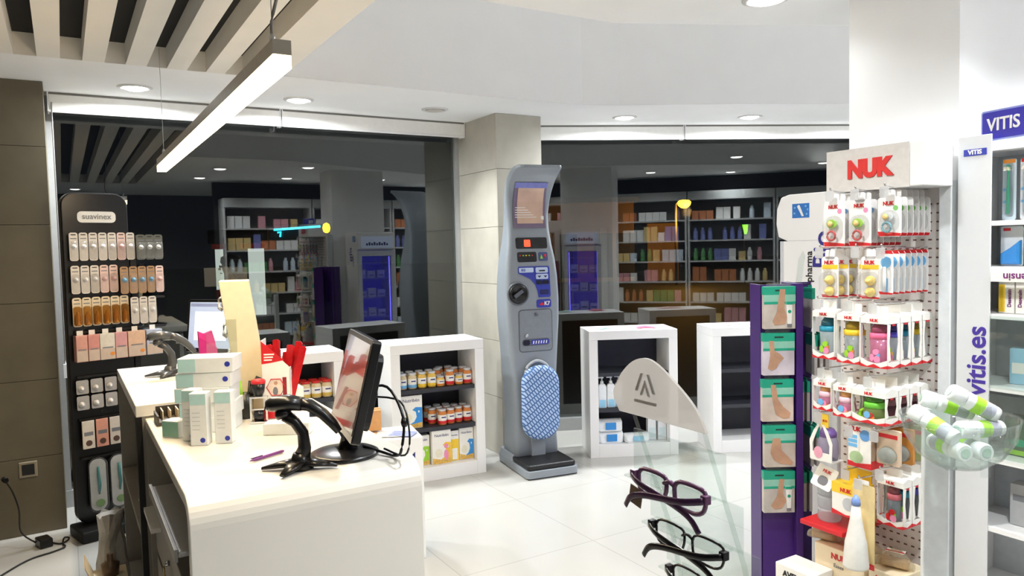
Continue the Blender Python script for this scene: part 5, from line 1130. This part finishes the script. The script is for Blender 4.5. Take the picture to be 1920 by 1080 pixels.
def glasses(off, z, label, fm, tm, rim=.0022, tag_=False, full=True, swing=0.):
    t = thing('eyeglasses', label, 'eyeglasses', G(.025, off, z), KR, 'eyeglasses on the clear rack')
    lens = clear('spectacle_lens', (250, 250, 250), 1.0)
    for s_ in (-1, 1):
        pl = [(x + s_ * .034, zz) for x, zz in ((-.026, .006), (-.024, -.012), (-.012, -.018), (.012, -.018), (.025, -.01), (.028, .008), (.02, .015), (-.016, .015))]
        P = cr([(x, 0, zz) for x, zz in pl] + [(pl[0][0], 0, pl[0][1])], 3)[:-1]
        r_ = obj('rim', B().sweep(P, (rim, rim), 7, closed=True, up=(0, 1, 0)), fm, t); obj('lens', B().prism([(p.x, p.z) for p in P], 'y', -.0008, .0008), lens, r_)
        obj('hinge', B().bx(s_ * .06, s_ * .069, -.008, .002, .0, .011), fm, t, bevel=.001)
        y2 = -.012 - (.006 if s_ > 0 else 0)
        obj('temple', B().sweep(cr([(s_ * .066, -.008, .005), (s_ * .04, y2 - .004, .0), (-s_ * .02, y2 - .006, -.008), (-s_ * .05, y2 - .004, -.018), (-s_ * .064, y2 - .002, -.034)], 4), (.0016, .0045), 8, up=(0, 0, 1)), tm, t)
    obj('bridge', B().sweep(cr([(-.01, 0, .006), (0, -.001, .0105), (.01, 0, .006)], 4), (rim, rim * 1.3), 7, up=(0, 1, 0)), fm, t)
    for s_ in (-1, 1): obj('nose_pad', B().sweep([(s_ * .009, -.002, .002), (s_ * .008, -.008, -.006)], .0022, 6), clear('blister', (250, 250, 250)), t)
    if tag_: obj('price_label', B().bx(-.012, .012, -.001, .0, -.024, .0), mat('brown_label', (120, 96, 72), .6, noise=.2, scale=90), t, (-.04, -.02, -.004), rot=(0, .2, 0))
    return t
plum = mat('plum_acetate', (104, 66, 100), .25, noise=.12); dplum = mat('dark_plum', (66, 36, 70), .25)
glasses(-.022, 1.187, 'plum plastic eyeglasses with a price label on the top step', plum, dplum, .003, True)
glasses(.008, 1.112, 'black half-rim eyeglasses on the second step of the rack', mat('black_gloss', (20, 18, 22), .2), mat('black_gloss', (20, 18, 22), .2), .0018)
glasses(.038, 1.042, 'dark eyeglasses on the lowest visible step of the rack', mat('dark_brown_gloss', (34, 26, 28), .2), mat('black_gloss', (20, 18, 22), .2), .0018)

# ================================================================== BLACK CARD STAND LEFT OF THE COUNTERS
SA = R(46); SO = Vector((-2.355, 3.93, 0))
def Sx(x, off, z): return SO + Vector((math.cos(SA), math.sin(SA), 0)) * x + Vector((math.sin(SA), -math.cos(SA), 0)) * off + Vector((0, 0, z))
t = thing('card_display_stand', 'tall black card stand with round-cornered head beside the tiled pier', 'stand', SO, SA)
obj('back_board', B().prism(rrect(0, .33, .06, 1.845, .07, 6), 'y', 0, .05, sm=False), black, t, bevel=.006)
obj('base', B().bx(-.02, .36, -.14, .08, 0, .06), blackm, t, bevel=.01)
rows = (1.60, 1.425, 1.255, 1.09, .85, .62, .41)
for z in rows: obj('cross_bar', B().bx(.03, .5, -.02, -.005, z + .005, z + .016), blackm, t)
obj('bar_arm', B().bx(.33, .36, -.004, .03, .3, 1.63), blackm, t)
np_ = obj('name_plate', B().prism(rrect(.075, .265, 1.685, 1.745, .022), 'y', -.006, 0), paper, t); text('suavinex', .042, textgrey, np_, (.17, -.0068, 1.717), FRONT, .0005, .0004)
GSU = 'small baby goods cards on the black stand'
def s_card(body, tint, itemm, w_=.042, h=.15, kind='dome'):
    t = thing('soother_card', 'x', 'card', (0, 0, -5), SA, GSU)
    obj('card', B().prism(rrect(-w_ / 2, w_ / 2, -h, 0, .012), 'y', 0, .002), body, t)
    obj('hang_slot', B().bx(-.012, .012, -.0006, 0, -.014, -.009), blackm, t)
    obj('blister', B().rings([[(x * k, -y_, z * k - h * .6) for x, z in rrect(-w_ * .44, w_ * .44, -h * .36, h * .3, .012, 4)] for y_, k in ((0, 1), (.016, .95), (.022, .75))]), tint, t)
    if kind == 'dome': obj('soother', B().lathe([(.014, 0), (.013, .005), (.005, .01), (.006, .016), (.001, .018)], 12), itemm, t, (0, -.002, -h * .5), rot=(PI / 2, 0, 0))
    else: obj('bottle', B().lathe([(.014, -.05), (.015, -.045), (.013, 0), (.006, .012), (.005, .022)], 12), itemm, t, (0, -.008, -h * .62))
    obj('print_line', B().bx(-w_ * .35, w_ * .35, -.0006, 0, -.034, -.029), textgrey, t)
    return t
cw = mat('card_white', (216, 208, 198), .45); cpk = mat('card_blush', (226, 196, 186), .45); cbr = mat('card_brown', (170, 134, 96), .45, noise=.1); cdk = mat('card_olive', (92, 92, 84), .4)
cards = {'w': s_card(cw, blis, mat('soother_white', (226, 222, 216), .3)), 'p': s_card(cpk, blis, mat('soother_blush', (226, 180, 172), .3)), 'a': s_card(mat('card_cream', (222, 206, 176), .45), clear('blister_amber', (226, 200, 150), .9, haze=.25, hazecol=(200, 150, 70)), mat('amber_bottle', (176, 116, 30), .2), .044, .155, 'bottle'),
         'b': s_card(cbr, blis, mat('soother_blue', (96, 150, 180), .3)), 'd': s_card(cdk, blis, mat('soother_ivory', (200, 200, 190), .3), .048, .14)}
seqs = (('wwwwwpw', 'ddd'), ('wwwpp', 'bbbbp'), ('aaaaaa', 'www'))
words = {'w': 'white', 'p': 'blush', 'a': 'amber bottle', 'b': 'brown', 'd': 'olive'}
rown = ('top', 'second', 'third'); ORD10 = ORD + ('eighth', 'ninth', 'tenth')
for r_, (s1, s2) in enumerate(seqs):
    for k, ch in enumerate(s1 + s2):
        dup(cards[ch], Sx(.045 + .047 * k, .028 + (.02 if k >= len(s1) else 0), rows[r_] + .03 - (.0 if k < len(s1) else .012)), SA, '%s card, %s from the left in the %s row of the black stand' % (words[ch], ORD10[k], rown[r_]), GSU)
for p in cards.values(): kill(p)
bxs = ((.05, .055, (206, 150, 136), 'salmon'), (.108, .055, (206, 140, 130), 'coral'), (.175, .075, (214, 206, 192), 'ivory'), (.245, .06, (206, 150, 150), 'rose'), (.325, .09, (216, 178, 150), 'peach'), (.42, .085, (178, 186, 206), 'lilac'))
for k, (x, w_, c_, nm) in enumerate(bxs):
    p = thing('accessory_box', '%s box in the fourth row of the black stand' % nm, 'box', Sx(x, .03, .945), SA, 'boxes in the fourth row of the black stand')
    obj('carton', B().bx(-w_ / 2, w_ / 2, -.03, .02, 0, .14), mat('box_' + nm, c_, .45, noise=.08), p, bevel=.002); obj('pale_base', B().bx(-w_ / 2 + .001, w_ / 2 - .001, -.0308, -.03, .003, .06), mat('box_base', (200, 180, 164), .5), p)
    obj('print_line', B().bx(-w_ * .35, w_ * .35, -.0314, -.0308, .062, .068), textgrey, p); obj('hang_tab', B().bx(-.015, .015, -.002, 0, .14, .165), paper, p)
    if k in (2, 4): obj('orange_spot', B().prism(ell(w_ * .3, .03, .012, .009, 12), 'y', -.0322, -.0308), orange, p)
for r_ in range(2):
    for k in range(5):
        p = thing('teat_pack', '%s white teat pack from the left in the %s half of the fifth row' % (ORD[k], ('upper', 'lower')[r_]), 'card', Sx(.05 + .07 * k, .03, .845 - .085 * r_), SA, 'white teat packs on the black stand')
        obj('card', B().prism(rrect(-.03, .03, -.075, 0, .008), 'y', 0, .002), mat('card_grey', (170, 168, 168), .45), p)
        obj('teat', B().lathe([(.016, 0), (.015, .008), (.006, .014), (.007, .022), (.001, .025)], 12), mat('soother_white', (226, 222, 216), .3), p, (-.008, -.001, -.045), rot=(PI / 2, 0, 0))
for k in range(4):
    p = thing('accessory_box', '%s slim pack from the left in the sixth row of the black stand' % ORD[k], 'box', Sx(.065 + .068 * k, .03, .475), SA, 'slim packs on the black stand')
    obj('card', B().bx(-.03, .03, -.01, 0, 0, .15), (cw, mat('card_coral', (226, 160, 140), .45), cw, cw)[k], p, bevel=.002); obj('window', B().prism(ell(0, .03, .016, .016, 12), 'y', -.0115, -.01), mat('window_brown', (90, 66, 56), .4), p); obj('print_line', B().bx(-.022, .022, -.0108, -.01, .07, .09), textgrey, p)
for k in range(3):
    p = thing('care_set_case', '%s clear long case with teal brush on the lowest row of the black stand' % ('left', 'middle', 'right')[k], 'case', Sx(.10 + .105 * k, .035, .12), SA, 'clear care set cases')
    obj('insert', B().prism(rrect(-.04, .04, .01, .29, .035, 5), 'y', -.004, 0), mat('case_insert', (206, 206, 204), .45), p)
    obj('brush', B().sweep([(0, -.012, .25), (0, -.012, .2), (.004, -.012, .15), (0, -.012, .1)], [(.006, .006), (.012, .008), (.012, .008), (.004, .004)], 10), mat('teal_brush', (50, 140, 140), .35), p); obj('green_tip', B().prism(ell(.005, .05, .022, .02, 12), 'y', -.012, -.004), mat('leaf_green', (120, 160, 90), .4), p)
    obj('case', B().rings([[(x * q, -y_, z * q + .15 * (1 - q)) for x, z in rrect(-.046, .046, .0, .30, .04, 5)] for y_, q in ((-.002, 1), (.024, .98), (.03, .92))]), blis, p)

# ================================================================== SHELVES ALONG THE PARTITION (seen mirrored in the windows)
shm = mat('shelf_board', (190, 190, 190), .5)
pm = [mat('product_tone_%d' % k, c_, .45, noise=.08) for k, c_ in enumerate(((226, 226, 224), (200, 214, 226), (190, 120, 80), (90, 150, 90), (216, 190, 130), (120, 130, 190), (206, 150, 160), (230, 230, 230)))]
rnd = random.Random(11)
pmesh = {}
def pbox(kind, m_):
    key = (kind, m_.name)
    if key not in pmesh:
        if kind < 3: b = B().bx(-.045, .045, -.03, .03, 0, (.12, .16, .2)[kind])
        else: b = B().lathe([(.03, 0), (.032, .01), (.032, .12), (.018, .14), (.018, .17), (.001, .172)], 12)
        pmesh[key] = mesh(b, m_, 'product')
    return pmesh[key]
for u in range(4):
    b0 = 1.8 + u * 1.16
    t = thing('wall_shelving', '%s shelving bay along the partition, mirrored in the windows' % ORD[u], 'shelf', W(b0, .25, 0), TH, 'shelving bays along the partition')
    for x in (0, 1.12): obj('upright', B().bx(x, x + .025, -.33, 0, 0, 2.1), shm, t)
    obj('header', B().bx(0, 1.145, -.33, .01, 2.1, 2.22), mat('shelf_header', (170, 172, 172), .5), t)
    obj('rear_board', B().bx(.026, 1.119, -.33, -.32, .1, 2.1), mat('shelf_rear', (120, 118, 114), .6), t)
    for k in range(7):
        z = .12 + .285 * k
        obj('shelf', B().bx(.026, 1.119, -.319, -.005, z - .02, z), shm, t)
        if k == 0: continue
        x = .1
        while x < 1.06:
            n = rnd.choice((1, 2, 3)); kind = rnd.randrange(4); m_ = rnd.choice(pm)
            for _ in range(n):
                if x > 1.06: break
                obj('shelf_product', pbox(kind, m_), None, None, W(b0 + x, .25 - .08, z + .0005), TH, label='packaged product on the partition shelves, visible only mirrored in the windows', cat='product', group='products on the partition shelves')
                x += .098
            x += rnd.choice((.0, .03, .1))

# ================================================================== PASSER-BY AND LIT DOORWAY OUTSIDE
t = thing('lit_doorway', 'lit white doorway posts with red band across the street', 'doorway', (-8.1, 20, -.15), 0)
for x, w_ in ((0.18, .18), (1.06, .4)): obj('lit_post', B().bx(x, x + w_, 0, .1, 0, 1.78), glow('lit_post_white', (236, 236, 230), .75), t)
obj('red_band', B().bx(.1, .4, -.02, .1, 1.79, 1.92).bx(.85, 1.5, -.02, .1, 1.79, 1.92), glow('red_band_lit', (120, 30, 20), .25), t); obj('lintel', B().bx(0, 1.6, .0, .15, 1.93, 2.3), blackm, t)
def person(loc, rz, label):
    root = thing('person', label, 'person', loc, rz)
    V_ = [((0, 0, .88), .13), ((0, .0, 1.02), .125), ((0, .0, 1.2), .135), ((0, .0, 1.32), .11), ((0, .0, 1.40), .052), ((0, -.01, 1.45), .055), ((0, -.02, 1.52), .082), ((0, -.015, 1.59), .075),
          ((.15, 0, 1.33), .06), ((.2, .01, 1.1), .047), ((.19, -.06, .87), .036), ((.18, -.09, .79), .03), ((-.15, 0, 1.33), .06), ((-.2, .01, 1.1), .047), ((-.19, -.06, .87), .036), ((-.18, -.09, .79), .03),
          ((.085, 0, .8), .095), ((.09, -.04, .46), .065), ((.09, .02, .1), .042), ((.09, -.1, .035), .035), ((-.085, 0, .8), .095), ((-.09, .03, .46), .065), ((-.09, .12, .1), .042), ((-.09, .02, .035), .035)]
    Ed = [(0, 1), (1, 2), (2, 3), (3, 4), (4, 5), (5, 6), (6, 7), (3, 8), (8, 9), (9, 10), (10, 11), (3, 12), (12, 13), (13, 14), (14, 15), (0, 16), (16, 17), (17, 18), (18, 19), (0, 20), (20, 21), (21, 22), (22, 23)]
    me = bpy.data.meshes.new('body'); me.from_pydata([v for v, _ in V_], Ed, [])
    o = bpy.data.objects.new('body', me); COL.objects.link(o); o.parent = root
    sk = o.modifiers.new('skin', 'SKIN'); o.modifiers.new('sub', 'SUBSURF').levels = 2; o.modifiers['sub'].render_levels = 2
    for i, (_, r_) in enumerate(V_): me.skin_vertices[0].data[i].radius = (r_, r_ * (.72 if i in (1, 2, 3) else 1))
    me.skin_vertices[0].data[0].use_root = True
    me.materials.append(mat('skin_tone', (206, 160, 134), .55, noise=.05))
    obj('hair', B().rings([[(x, y, z) for x, y in ell(0, cy, rx, ry, 18)] for z, cy, rx, ry in ((1.42, .05, .06, .035), (1.46, .035, .088, .07), (1.52, .015, .098, .085), (1.575, .0, .096, .1), (1.62, -.01, .075, .085), (1.645, -.01, .03, .04))]), mat('dark_hair', (34, 24, 20), .6, noise=.3, scale=60), root)
    obj('nose', B().rings([[(x, -.1 + .0, z) for x, z in ((-.012, 1.5), (.012, 1.5), (.006, 1.535), (-.006, 1.535))], [(x, -.125, z) for x, z in ((-.006, 1.503), (.006, 1.503), (.003, 1.51), (-.003, 1.51))]], sm=False), mat('skin_tone', (206, 160, 134), .55), root)
    for s_ in (-1, 1): obj('eye', B().lathe([(.012, -.004), (.01, .004)], 10), black, root, (s_ * .03, -.1, 1.535), rot=(PI / 2, 0, 0)); obj('ear', B().lathe([(.02, -.006), (.016, .006)], 10), mat('skin_tone', (206, 160, 134), .55), root, (s_ * .086, .0, 1.52), rot=(0, PI / 2, 0))
    obj('mouth', B().bx(-.022, .022, -.102, -.094, 1.468, 1.476), mat('lip_tone', (170, 90, 84), .5), root)
    jk = mat('pale_jacket', (176, 190, 170), .7, noise=.1)
    obj('jacket', B().rings([[(x, y, z) for x, y in ell(0, 0, rx, ry, 20)] for z, rx, ry in ((.78, .19, .15), (.95, .175, .14), (1.15, .185, .14), (1.3, .19, .125), (1.38, .11, .085), (1.41, .07, .065))]), jk, root)
    for s_ in (-1, 1): obj('sleeve', B().sweep([(s_ * .15, 0, 1.34), (s_ * .185, .005, 1.22), (s_ * .205, .01, 1.1), (s_ * .195, -.06, .88)], [.075, .068, .06, .048], 12), jk, root); obj('trouser_leg', B().sweep([(s_ * .07, 0, .86), (s_ * .09, (-.04 if s_ > 0 else .03), .46), (s_ * .09, (.02 if s_ > 0 else .12), .07)], [.12, .085, .065], 12), mat('dark_trousers', (40, 42, 52), .8), root)
    obj('scarf', B().bx(-.02, .06, -.16, -.125, 1.0, 1.32), mat('red_scarf', (150, 40, 40), .7), root)
person((-2.62, 7.0, -.15), R(-55), 'passer-by in a pale jacket with dark hair outside the left window')
